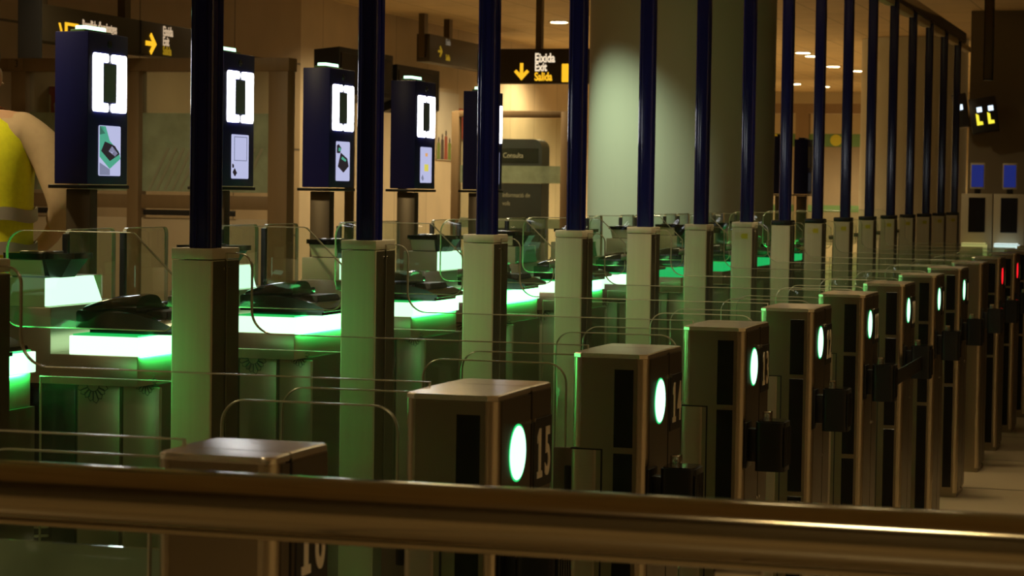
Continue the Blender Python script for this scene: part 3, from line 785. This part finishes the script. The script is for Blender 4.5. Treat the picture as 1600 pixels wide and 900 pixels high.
# ================================================================== BACKGROUND, LEFT HALL
# door portal with frosted panes running out from the dark wall (faces the camera)
pt = thing('glass_partition', 'brown framed partition with frosted panes behind the kiosks', 'partition', (15.5, 0, 0))
obj('lintel', MB().box(-0.06, 0.10, 6.37, 8.72, 2.18, 2.275, 0.004).mesh('lintel', TIMBER), pt)
for y0, y1 in ((8.49, 8.61), (7.56, 7.65), (6.38, 6.53)):
    obj('post', MB().box(-0.05, 0.09, y0, y1, 0, 2.18, 0.004).mesh('post', TIMBER), pt)
for y0, y1 in ((7.66, 8.48), (6.54, 7.55)):
    def pane_frost():
        m = MB().box(0.0, 0.012, y0, y1, 1.30, 1.875)
        return m.mesh('frosted_pane', GLASS_FROST)
    obj('frosted_pane', pane_frost(), pt)
    obj('clear_pane', MB().box(0.0, 0.012, y0, y1, 1.875, 2.175).mesh('clear_pane', GLASS_EXIT), pt)
    obj('lower_board', MB().box(-0.01, 0.03, y0, y1, 0.05, 1.105, 0.003).mesh('lower_board', WALL_L), pt)
    obj('handle_bar', MB().box(-0.045, -0.02, y0 + 0.25, y1 - 0.03, 1.125, 1.165, 0.003).mesh('handle_bar', CHARCOAL), pt)
    obj('mid_rail', MB().box(-0.02, 0.03, y0, y1, 1.175, 1.275, 0.003).mesh('mid_rail', TIMBER), pt)
    m = MB()
    k = 0
    y = y0 - 0.3
    while y < y1:
        p = [(y, 1.31), (y + 0.022, 1.31), (y - 0.13, 1.62), (y - 0.152, 1.62)]
        if p[3][0] > y0 and p[1][0] < y1: m.prism(p, -0.003, -0.001, 'YZ')
        y += 0.062
    obj('etched_stripe', m.mesh('etched_stripe', ETCH), pt)
np_ = obj('number_plate', MB().box(-0.075, -0.062, 8.50, 8.62, 2.195, 2.270).mesh('number_plate', TIMBER), pt)
obj('digits', text_mesh('3', 0.075, 0.002, 0.8), np_, (-0.078, 8.55, 2.232), FACE_MX, CHARCOAL, label='dark figure 3')
# fire sign behind the glass
fs = thing('fire_sign', 'red fire extinguisher sign seen through the partition glass', 'sign', (16.4, 8.75, 2.06))
obj('board', MB().box(0, 0.008, -0.10, 0.12, -0.13, 0.12, 0.002).mesh('board', RED_SIGN), fs)
obj('extinguisher_symbol', MB().prism(rpoly([(0.035, -0.09, 0.01), (0.085, -0.09, 0.01), (0.085, 0.06, 0.02), (0.035, 0.06, 0.02)]), -0.003, 0.0, 'YZ').box(-0.003, 0, 0.05, 0.07, 0.06, 0.095).mesh('extinguisher_symbol', CREAM), fs)
obj('flame_symbol', MB().prism(rpoly([(-0.09, -0.09, 0.02), (0.0, -0.09, 0.02), (0.01, -0.02, 0.02), (-0.02, 0.02, 0.01), (-0.03, 0.08, 0), (-0.07, 0.0, 0.02)]), -0.003, 0.0, 'YZ').mesh('flame_symbol', CREAM), fs)
fs.location.z = 1.99

def letters(name, body, size, parent, loc, rot, mat, sx=0.8, bold=0.0, align='LEFT', label=None):
    return obj(name, text_mesh(body, size, 0.003, sx, bold, align), parent, loc, rot, mat, label)
def arrow_poly(s, a):
    base = [(-0.09, -0.45), (0.09, -0.45), (0.09, 0.10), (0.30, -0.10), (0.42, 0.02), (0.0, 0.48), (-0.42, 0.02), (-0.30, -0.10), (-0.09, 0.10)]
    c, d = math.cos(a), math.sin(a)
    return [(s * (x * c - y * d), s * (x * d + y * c)) for x, y in base]
# baggage sign (facing the lanes, along the dark wall)
sg = thing('hanging_sign', 'long dark baggage reclaim sign hanging above the partition', 'sign', (0, 7.5, 0))
obj('case', MB().box(13.87, 16.75, 0.0, 0.16, 2.30, 2.545, 0.006).mesh('case', SIGNBOX), sg)
obj('end_cap', MB().box(13.84, 13.87, -0.005, 0.165, 2.18, 2.62, 0.004).mesh('end_cap', CHARCOAL), sg)
obj('panel_joint', MB().box(15.35, 15.37, -0.004, 0.0, 2.30, 2.545).mesh('panel_joint', CHARCOAL), sg)
for x in (13.95, 15.2): obj('hanger', MB().box(x, x + 0.09, 0.05, 0.11, 2.54, 3.35).mesh('hanger', SIGNPOST), sg)
letters('lettering', "Recollida d'equipatges", 0.095, sg, (14.44, -0.004, 2.445), FACE_MY, SIGN_WD, 0.62, 0.002)
letters('lettering', "Baggage reclaim", 0.085, sg, (14.44, -0.004, 2.355), FACE_MY, SIGN_WD, 0.62, 0.001)
obj('pictogram', MB().prism([(14.16 + p[0], 2.415 + p[1]) for p in ((-0.06, 0.02), (-0.04, 0.02), (0.0, -0.06), (-0.02, -0.06))], -0.006, 0, 'XZ').prism([(14.19, 2.36), (14.22, 2.36), (14.22, 2.425), (14.38, 2.425), (14.38, 2.445), (14.19, 2.445)], -0.006, 0, 'XZ').mesh('pictogram', SIGN_Y), sg)
obj('arrow', MB().prism([(15.52 + p[0], 2.385 + p[1]) for p in arrow_poly(0.19, -PI / 2)], -0.006, 0, 'XZ').mesh('arrow', SIGN_Y), sg)
letters('lettering', 'Eixida', 0.10, sg, (15.72, -0.004, 2.49), FACE_MY, SIGN_WD, 0.72, 0.002)
letters('lettering', 'Exit', 0.095, sg, (15.72, -0.004, 2.415), FACE_MY, SIGN_WD, 0.72, 0.002)
letters('lettering', 'Salida', 0.09, sg, (15.72, -0.004, 2.345), FACE_MY, SIGN_YD, 0.72, 0.002)
sg.location.z = 0.0
# small dim sign by the pale wall
s3 = thing('hanging_sign', 'dim brown hanging sign seen at an angle by the pale wall', 'sign', (0, 8.6, 0))
obj('case', MB().box(25.05, 28.4, 0, 0.16, 2.80, 3.12, 0.006).mesh('case', SIGNBOX), s3)
for x in (25.0, 25.9): obj('hanger', MB().box(x, x + 0.12, 0.05, 0.12, 3.12 if x > 25.5 else 2.85, 3.35).mesh('hanger', SIGNPOST), s3)
obj('arrow', MB().prism([(25.42 + p[0], 2.94 + p[1]) for p in arrow_poly(0.16, -PI / 2)], -0.006, 0, 'XZ').mesh('arrow', SIGN_YD), s3)
letters('lettering', 'Eixida', 0.10, s3, (25.62, -0.004, 3.06), FACE_MY, SIGN_WDD, 0.7, 0.001)
letters('lettering', 'Salida', 0.10, s3, (25.62, -0.004, 2.88), FACE_MY, SIGN_YD, 0.7, 0.001)
# exit sign facing the camera
s2 = thing('hanging_sign', 'black exit sign with orange down arrow reading Eixida Exit Salida', 'sign', (22, 0, 0))
obj('case', MB().box(0, 0.16, 5.90, 7.05, 2.405, 2.75, 0.006).mesh('case', SIGNBOX), s2)
obj('hanger', MB().box(0.05, 0.13, 6.40, 6.46, 2.75, 3.35).mesh('hanger', SIGNPOST), s2)
obj('arrow', MB().prism([(6.585 - p[0], 2.525 + p[1]) for p in arrow_poly(0.185, PI)], -0.006, 0, 'YZ').mesh('arrow', SIGN_Y), s2)
letters('lettering', 'Eixida', 0.125, s2, (-0.004, 6.450, 2.655), FACE_MX, SIGN_W, 0.70, 0.003)
letters('lettering', 'Exit', 0.115, s2, (-0.004, 6.450, 2.565), FACE_MX, SIGN_W, 0.70, 0.003)
letters('lettering', 'Salida', 0.115, s2, (-0.004, 6.450, 2.47), FACE_MX, SIGN_Y, 0.70, 0.003)
obj('pictogram', MB().prism(rpoly([(6.10, 2.42, 0.01), (6.17, 2.42, 0.01), (6.17, 2.60, 0.01), (6.10, 2.60, 0.01)]), -0.006, 0, 'YZ').mesh('pictogram', SIGN_Y), s2)
# flight monitors
def monitor(x0, x1, z0, z1, label):
    t = thing('flight_monitor', label, 'monitor', ((x0 + x1) / 2 + 0.02, 6.2, 0), group='flight monitors behind the kiosks')
    w = (x1 - x0) / 2
    obj('case', MB().prism([(0.0, z0 + 0.05), (0.12, z0), (0.20, z0 + 0.08), (0.20, z1 - 0.02), (0.0, z1)], -w, w, 'YZ').mesh('case', CHARCOAL), t)
    obj('screen', MB().box(-w + 0.04, w - 0.04, -0.004, 0.001, z0 + 0.09, z1 - 0.04).mesh('screen', BLACK), t)
    obj('floor_post', MB().box(-0.03, 0.03, 0.10, 0.16, 0.0, z0 + 0.05, 0.003).mesh('floor_post', SIGNPOST), t)
    return t, w
m1, w = monitor(15.98, 17.15, 2.0, 2.39, 'dark flight monitor above the third kiosk from the left')
m2, w = monitor(17.25, 18.30, 1.95, 2.33, 'dark flight monitor with blue text right of the second pole')
obj('lit_text', MB().box(-w + 0.44, -w + 0.58, -0.006, -0.004, 2.20, 2.225).mesh('lit_text', WHITE_TXT), m2)
obj('lit_text', MB().box(-w + 0.62, -w + 0.90, -0.006, -0.004, 2.20, 2.22).mesh('lit_text', BLUE_TXT), m2)
obj('lit_text', MB().box(-w + 0.44, -w + 0.60, -0.006, -0.004, 2.05, 2.09).mesh('lit_text', YEL_TXT), m2)
# posters and small red sign on pale wall
po = thing('wall_poster', 'pale poster with a row of people on the far pale wall', 'poster', (27.2, 9.095, 2.12))
obj('sheet', MB().box(-0.42, 0.42, -0.012, 0.0, -0.42, 0.42, 0.002).mesh('sheet', POSTER), po)
m = MB()
for i in range(6):
    x = -0.36 + i * 0.14; h = 0.26 + 0.05 * ((i * 7) % 3)
    m.prism(rpoly([(x - 0.06, -0.41), (x + 0.06, -0.41), (x + 0.05, -0.41 + h * 0.8, 0.02), (x - 0.05, -0.41 + h * 0.8, 0.02)]), -0.015, -0.012, 'XZ', mi=i % 3)
    m.ell((x, -0.013, -0.41 + h * 0.9), 0.03, 0.002, 0.04, mi=1)
obj('printed_figures', m.mesh('printed_figures', [INK_G, INK_D, INK_R]), po)
rs = obj('red_notice', MB().box(27.64, 27.94, 9.06, 9.10, 1.98, 2.36, 0.004).mesh('red_notice', RED_SIGN))
tag(rs, 'small red notice on the pale wall beside the poster', 'sign')
# info totem behind a glass door
to = thing('info_totem', 'dark rounded info totem near the glass door in the back hall', 'totem', (24.0, 7.2, 0))
obj('cabinet', MB().prism(rpoly([(-0.26, 0), (0.26, 0), (0.26, 1.90), (-0.26, 1.90, 0.10)][::-1]), 0.0, 0.30, 'YZ').mesh('cabinet', CHARCOAL), to)
obj('screen', MB().box(-0.004, 0, -0.22, 0.22, 1.64, 1.80).mesh('screen', BLACK), to)
obj('frosted_strip', MB().box(-0.006, 0, -0.26, 0.26, 1.42, 1.60).mesh('frosted_strip', PLASTER_M), to)
letters('lettering', 'Consulta', 0.08, to, (-0.006, 0.18, 1.72), FACE_MX, GREYTXT, 0.8)
letters('lettering', 'Informació de', 0.07, to, (-0.006, 0.18, 1.29), FACE_MX, GREYTXT, 0.8)
letters('lettering', 'vols', 0.07, to, (-0.006, 0.18, 1.20), FACE_MX, GREYTXT, 0.8)
gd = thing('door_portal', 'pale framed glass doorway in the back hall behind the third pole', 'doorway', (23.0, 0, 0))
obj('head_rail', MB().box(-0.03, 0.05, 6.36, 7.60, 2.10, 2.17, 0.003).mesh('head_rail', TIMBER), gd)
for y in (6.36, 7.55): obj('jamb', MB().box(-0.04, 0.06, y, y + 0.08, 0, 2.16, 0.003).mesh('jamb', TIMBER), gd)
obj('pane', MB().box(0.0, 0.01, 6.45, 7.54, 0.05, 2.09).mesh('pane', GLASS_EXIT), gd)
obj('frosted_band', MB().box(-0.003, 0.0, 6.45, 7.54, 1.42, 1.60).box(-0.003, 0.0, 6.45, 7.54, 0.95, 1.05).mesh('frosted_band', GLASS_FROST), gd)

# pale partition by the far wall seen between the thin poles
sf = thing('shop_front', 'distant green and yellow glazed front seen between the thin dark poles', 'shop front', (40, 0, 0))
obj('beam', MB().box(-0.1, 0.2, 5.2, 8.2, 2.75, 2.92).mesh('beam', TIMBER), sf)
obj('frame_post', MB().box(-0.1, 0.1, 6.72, 6.95, 0, 2.75).mesh('frame_post', TIMBER), sf)
obj('green_header', MB().box(-0.02, 0.03, 5.2, 8.2, 2.18, 2.40).mesh('green_header', GREENB), sf)
obj('frosted_pane', MB().box(0.0, 0.02, 5.2, 6.72, 0.5, 2.18).mesh('frosted_pane', WALL_L), sf)
obj('frosted_pane', MB().box(0.0, 0.02, 6.95, 8.2, 0.5, 2.18).mesh('frosted_pane', PLASTER_M), sf)
obj('green_stripe', MB().box(-0.01, 0.0, 5.2, 8.2, 1.05, 1.16).mesh('green_stripe', GREENB), sf)
for y in (6.25, 7.3): obj('yellow_disc', MB().cyl((-0.03, y, 2.29), 0.10, 0.02, 'X', 32).mesh('yellow_disc', STICKER_Y), sf)

# downlights in the ceiling; those above the frame are added for more light
DL = [(26.37, 7.44), (22.72, 7.49), (32.4, 5.56), (33.2, 5.56), (23.16, 3.9), (37.2, 5.49), (41.6, 7.27), (42.6, 6.9), (35.93, 3.72), (35.9, 5.68), (18.6, 7.0), (30.0, 8.2), (13.0, 6.6), (10.0, 6.0), (5.9, 4.6)]
DLN = ['above the black exit sign', 'at the top edge, above the fourth kiosk', 'larger of the pair between the thin poles', 'smaller of the pair between the thin poles', 'at the top edge above the thin poles', 'beside the beige column', 'left of the thin poles, far back', 'farthest back, between the thin poles', 'at the right edge of the beige column', 'half behind a thin pole', 'added over the partition, above the frame', 'added near the pale wall, above the frame', 'added in front of the partition, above the frame', 'added between partition and person, above the frame', 'added over the person in yellow, above the frame']
for (x, y), nm in zip(DL, DLN):
    t = thing('downlight', f'round warm ceiling downlight {nm}', 'ceiling light', (x, y, 3.35), group='ceiling downlights')
    obj('trim_ring', cm('dring', lambda: MB().cyl((0, 0, -0.006), 0.125, 0.012, seg=40, bev=0.003).mesh('trim_ring', BEIGE)), t)
    obj('lens', cm('dlens', lambda: MB().cyl((0, 0, -0.014), 0.10, 0.008, seg=40, bev=0.002).mesh('lens', LAMP)), t)
    l = bpy.data.lights.new('down_lamp', 'SPOT'); l.energy = 90 if y < 4 else 520 if x > 31 else 330 if x > 21 else 120 if x > 7 else 230; l.color = WARM; l.spot_size = math.radians(150); l.spot_blend = 0.6; l.shadow_soft_size = 0.1
    lo = bpy.data.objects.new('down_lamp', l); COL.objects.link(lo); lo.parent = t; lo.location = (0, 0, -0.05)
# added hall lamps, out of view, to lift the light on steel and lanes
HL = [(-1.2, 0.8), (1.2, 4.2), (8.0, 0.4), (11.0, 0.4), (15.5, -1.2), (20.5, -1.4), (10.8, 3.7), (13.0, 3.0), (5.9, 1.15), (8.0, 1.15), (10.5, 1.15), (2.0, -3.0), (6.0, -3.0), (0.5, -5.8), (4.5, -5.8)]
HE = [190, 170, 12, 8, 8, 5, 80, 10, 130, 150, 150, 200, 60, 130, 130]
for i, (x, y) in enumerate(HL):
    t = thing('downlight', 'added unseen ceiling downlight on the queue side', 'ceiling light', (x, y, 3.35), group='added queue side downlights')
    obj('trim_ring', CACHE['dring'], t); obj('lens', CACHE['dlens'], t)
    l = bpy.data.lights.new('down_lamp', 'SPOT'); l.energy = HE[i]; l.color = WARM; l.spot_size = math.radians(80 if y == 1.15 else 176 if y in (3.7, 3.0, 2.5) else 140); l.spot_blend = 0.7; l.shadow_soft_size = 0.25
    lo = bpy.data.objects.new('down_lamp', l); COL.objects.link(lo); lo.parent = t; lo.location = (0, 0, -0.05)

# added ceiling spot, unseen, put in to light the near column
t = thing('added_spot', 'added unseen ceiling spot lighting the wide round column', 'ceiling light', (14.3, 4.75, 3.35))
obj('mount', MB().cyl((0, 0, -0.03), 0.05, 0.06, seg=32).mesh('mount', CHARCOAL), t)
aim = (Vector((15.62, 4.02, 1.3)) - Vector((14.3, 4.75, 3.20))).normalized()
q = aim.to_track_quat('-Z', 'Y').to_euler()
obj('lamp_head', MB().cyl((0, 0, 0.02), 0.055, 0.14, seg=32, bev=0.004).mesh('lamp_head', CHARCOAL), t, (0, 0, -0.14), q)
l = bpy.data.lights.new('added_spot_lamp', 'SPOT'); l.energy = 250; l.color = (0.76, 1.0, 0.68); l.spot_size = math.radians(48); l.spot_blend = 1.0; l.shadow_soft_size = 0.05
lo = bpy.data.objects.new('added_spot_lamp', l); COL.objects.link(lo); lo.parent = t; lo.location = Vector((0, 0, -0.14)) + aim * 0.07; lo.rotation_euler = q

# ================================================================== BACKGROUND, RIGHT
def far_kiosk(y, label, lm):
    t = thing('check_kiosk', label, 'kiosk', (24.4, y, 0), group='far check kiosks')
    obj('cabinet', cm('fkc', lambda: MB().box(0, 0.35, -0.16, 0.16, 0, 1.38, 0.006).mesh('cabinet', BEIGE)), t)
    obj('dark_window', cm('fkw', lambda: MB().box(-0.004, 0.001, -0.085, 0.085, 0.98, 1.34).mesh('dark_window', BLACK)), t)
    obj('tablet', cm('fkt', lambda: MB().box(0.0, 0.03, -0.075, 0.075, 1.43, 1.70, 0.006).mesh('tablet', BEIGE)), t)
    obj('tablet_screen', cm('fks', lambda: MB().box(-0.003, 0.001, -0.062, 0.062, 1.45, 1.68).mesh('tablet_screen', BLUE_SCR)), t, label='dark blue screen')
    obj('tablet_arm', cm('fka', lambda: MB().box(0.03, 0.08, -0.03, 0.03, 1.36, 1.60).mesh('tablet_arm', CHARCOAL)), t)
    obj('lit_ledge', MB().box(-0.20, 0.0, -0.10, 0.13, 0.83, 0.87, 0.004).box(-0.2, -0.16, -0.13, -0.09, 0.66, 0.86, 0.003).mesh('lit_ledge', lm), t, label='glowing ledge')
far_kiosk(2.33, 'beige far check kiosk with blue screen, left of the pair at right', L_YEL)
far_kiosk(2.00, 'beige far check kiosk with blue screen, right of the pair at right', L_WHITE)
for i, (y0, y1, z0, z1, lab) in enumerate(((2.20, 2.48, 2.04, 2.41, 'tilted wall monitor with yellow letters above the far kiosks'), (2.51, 2.66, 2.09, 2.45, 'dark wall monitor half hidden by the beige column at right'))):
    t = thing('hanging_monitor', lab, 'monitor', (25.0, (y0 + y1) / 2, (z0 + z1) / 2))
    t.rotation_euler = (math.radians(-9), math.radians(8), 0)
    w, h = (y1 - y0) / 2, (z1 - z0) / 2
    obj('case', MB().box(0, 0.10, -w, w, -h, h, 0.006).mesh('case', CHARCOAL), t)
    obj('wall_arm', MB().box(0.10, 0.26, -0.03, 0.03, -0.03, 0.03).mesh('wall_arm', SIGNPOST), t)
    if i == 0:
        for k, yy in enumerate((0.045, -0.075)):
            obj('lit_text', MB().box(-0.003, 0, yy - 0.035, yy + 0.02, 0.03, 0.085, 0.001).mesh('lit_text', WHITE_TXT), t)
            obj('lit_text', MB().prism([(yy + 0.035, -0.11), (yy - 0.03, -0.11), (yy - 0.03, -0.075), (yy + 0.005, -0.07), (yy + 0.005, 0.0), (yy + 0.035, 0.02)], -0.003, 0, 'YZ').mesh('lit_text', YEL_TXT), t)
    else:
        obj('lit_text', MB().box(-0.003, 0, -0.03, 0.01, 0.0, 0.06, 0.001).mesh('lit_text', WHITE_TXT), t)
hp = thing('hanging_post', 'brown boxed post hanging from the ceiling at the right', 'post', (22.4, 2.065, 0))
obj('post_body', MB().box(0, 0.09, -0.045, 0.045, 2.46, 3.35, 0.004).mesh('post_body', SIGNPOST), hp)
obj('post_frame', MB().box(-0.006, 0.0, -0.045, -0.036, 2.46, 3.34).box(-0.006, 0.0, 0.036, 0.045, 2.46, 3.34).box(-0.006, 0.0, -0.045, 0.045, 2.46, 2.472).mesh('post_frame', CHARCOAL), hp)

# ================================================================== PERSON IN HI-VIS VEST
def skin(name, verts, edges, radii, mat, root=0, sub=2):
    me = bpy.data.meshes.new(name); me.from_pydata(verts, edges, [])
    o = bpy.data.objects.new(name, me); COL.objects.link(o)
    md = o.modifiers.new('skin', 'SKIN'); md.use_smooth_shade = True
    for i, r in enumerate(radii):
        sv = me.skin_vertices[0].data[i]; sv.radius = r if isinstance(r, tuple) else (r, r); sv.use_root = (i == root)
    ss = o.modifiers.new('sub', 'SUBSURF'); ss.levels = sub; ss.render_levels = sub
    dg = bpy.context.evaluated_depsgraph_get(); dg.update()
    m2 = bpy.data.meshes.new_from_object(o.evaluated_get(dg))
    bpy.data.objects.remove(o); bpy.data.meshes.remove(me)
    m2.materials.clear(); m2.materials.append(mat)
    for p in m2.polygons: p.use_smooth = True
    return m2
# local frame: x to the person's left as seen from behind the counter, y = facing, z up
pr = thing('person', 'person in a yellow hi-vis vest walking past at the left edge', 'person', (7.145, 4.125, 0), math.atan2(0.957, -0.29) - PI)
V = [(0, 0, 0.98), (0, 0.0, 1.16), (0, 0, 1.36), (0, 0, 1.50), (0, 0.01, 1.60), (0, 0.03, 1.70), (0, 0.02, 1.79),
     (0.17, 0, 1.52), (0.26, -0.01, 1.47), (0.335, -0.04, 1.27), (0.24, 0.15, 1.16), (0.18, 0.20, 1.11),
     (-0.17, 0, 1.52), (-0.25, -0.01, 1.46), (-0.32, -0.02, 1.20), (-0.30, 0.14, 1.00), (-0.29, 0.20, 0.96),
     (0.09, 0, 0.92), (0.11, 0.06, 0.50), (0.11, -0.02, 0.09), (0.11, 0.12, 0.04),
     (-0.09, 0, 0.92), (-0.11, -0.04, 0.50), (-0.11, -0.16, 0.10), (-0.11, -0.02, 0.04)]
Eg = [(0, 1), (1, 2), (2, 3), (3, 4), (4, 5), (5, 6), (3, 7), (7, 8), (8, 9), (9, 10), (10, 11), (3, 12), (12, 13), (13, 14), (14, 15), (15, 16),
      (0, 17), (17, 18), (18, 19), (19, 20), (0, 21), (21, 22), (22, 23), (23, 24)]
Rd = [(0.15, 0.11), (0.14, 0.10), (0.16, 0.11), (0.12, 0.09), 0.055, (0.078, 0.095), (0.07, 0.085), 0.075, 0.062, 0.045, 0.034, 0.028,
      0.075, 0.062, 0.045, 0.034, 0.028, 0.09, 0.062, 0.042, 0.035, 0.09, 0.062, 0.042, 0.035]
# fingers: five short chains rooted in each palm
for sgn, wi in ((1, 11), (-1, 16)):
    w = Vector(V[wi]); fd = (w - Vector(V[wi - 1])).normalized()
    side = fd.cross(Vector((0, 0, 1))).normalized()
    palm = len(V); V.append(tuple(w + fd * 0.055)); Eg.append((wi, palm)); Rd.append((0.034, 0.020))
    for k, (off, L_) in enumerate(((-0.030, 0.075), (-0.010, 0.085), (0.010, 0.080), (0.030, 0.062), (-0.045, 0.045))):
        p0 = w + fd * (0.085 if k < 4 else 0.035) + side * off
        p1 = p0 + (fd * L_ * 0.5 + Vector((0, 0, -0.006)) if k < 4 else (fd * 0.7 - side) * 0.022)
        p2 = p0 + (fd * L_ * 0.85 + Vector((0, 0, -0.024)) if k < 4 else (fd * 1.6 - side * 1.2) * 0.024)
        i0 = len(V); V += [tuple(p0), tuple(p1), tuple(p2)]; Eg += [(palm, i0), (i0, i0 + 1), (i0 + 1, i0 + 2)]; Rd += [0.0095, 0.009, 0.0075]
obj('body', skin('body', V, Eg, Rd, SKIN), pr)
# face features
hd = MB()
for s in (-1, 1):
    hd.ell((0.032 * s, 0.112, 1.735), 0.012, 0.008, 0.008, 0); hd.ell((0.082 * s, 0.02, 1.715), 0.012, 0.022, 0.034, 1)
hd.ell((0, 0.122, 1.700), 0.014, 0.018, 0.024, 1); hd.ell((0, 0.113, 1.662), 0.024, 0.008, 0.006, 2)
obj('face', hd.mesh('face', [CHARCOAL, SKIN, INK_R]), pr)
obj('hair', MB().ell((0, 0.005, 1.785), 0.088, 0.105, 0.085).mesh('hair', HAIR), pr)
# shirt sleeves, vest, trousers
obj('shirt', skin('shirt', [V[3], V[7], V[8], V[9], tuple(Vector(V[10]) * 0.6 + Vector(V[9]) * 0.4), V[12], V[13], V[14], tuple(Vector(V[15]) * 0.6 + Vector(V[14]) * 0.4), V[2], (0, 0, 1.0)],
    [(0, 1), (1, 2), (2, 3), (3, 4), (0, 5), (5, 6), (6, 7), (7, 8), (0, 9), (9, 10)], [(0.13, 0.10), 0.085, 0.078, 0.066, 0.052, 0.085, 0.078, 0.066, 0.052, (0.17, 0.12), (0.15, 0.115)], SHIRT), pr)
def torso(levels, mat, name, grow=0.0, n=40):
    b = bmesh.new(); rings = []
    for z, rx, ry in levels:
        rings.append([b.verts.new(((rx + grow) * math.copysign(abs(math.cos(2 * PI * k / n)) ** 0.85, math.cos(2 * PI * k / n)), (ry + grow) * math.copysign(abs(math.sin(2 * PI * k / n)) ** 0.85, math.sin(2 * PI * k / n)), z + 0.006 * math.sin(5 * 2 * PI * k / n))) for k in range(n)])
    for A, B in zip(rings, rings[1:]):
        for k in range(n): b.faces.new((A[k], A[(k + 1) % n], B[(k + 1) % n], B[k]))
    bmesh.ops.recalc_face_normals(b, faces=b.faces[:])
    bmesh.ops.solidify(b, geom=b.faces[:], thickness=-0.006)
    return MB()._merge(b, 0, True).mesh(name, mat)
VL = [(0.90, 0.215, 0.165), (1.00, 0.21, 0.16), (1.15, 0.198, 0.155), (1.32, 0.20, 0.155), (1.42, 0.205, 0.150), (1.50, 0.20, 0.130), (1.545, 0.165, 0.105), (1.575, 0.11, 0.085)]
vs = obj('hi_vis_vest', torso(VL, VEST, 'hi_vis_vest'), pr, label='bright yellow hi-vis vest')
for z in (1.215, 1.095):
    obj('reflective_band', torso([(z, 0.208, 0.157), (z + 0.045, 0.2075, 0.1565)], BAND, 'reflective_band', 0.006), vs, label='grey reflective band')
obj('trousers', skin('trousers', [(0, 0, 1.0), (0, 0, 0.94), V[17], V[18], tuple(Vector(V[19]) + Vector((0, 0, 0.02))), V[21], V[22], tuple(Vector(V[23]) + Vector((0, 0, 0.02)))],
    [(0, 1), (1, 2), (2, 3), (3, 4), (1, 5), (5, 6), (6, 7)], [(0.17, 0.13), (0.17, 0.13), 0.105, 0.078, 0.062, 0.105, 0.078, 0.062], TROUSER), pr)
for (a, b_) in ((19, 20), (23, 24)):
    c = (Vector(V[a]) + Vector(V[b_])) / 2
    obj('shoe', MB().ell((c.x, c.y + 0.02, 0.045), 0.05, 0.135, 0.045).mesh('shoe', SHOE), pr)
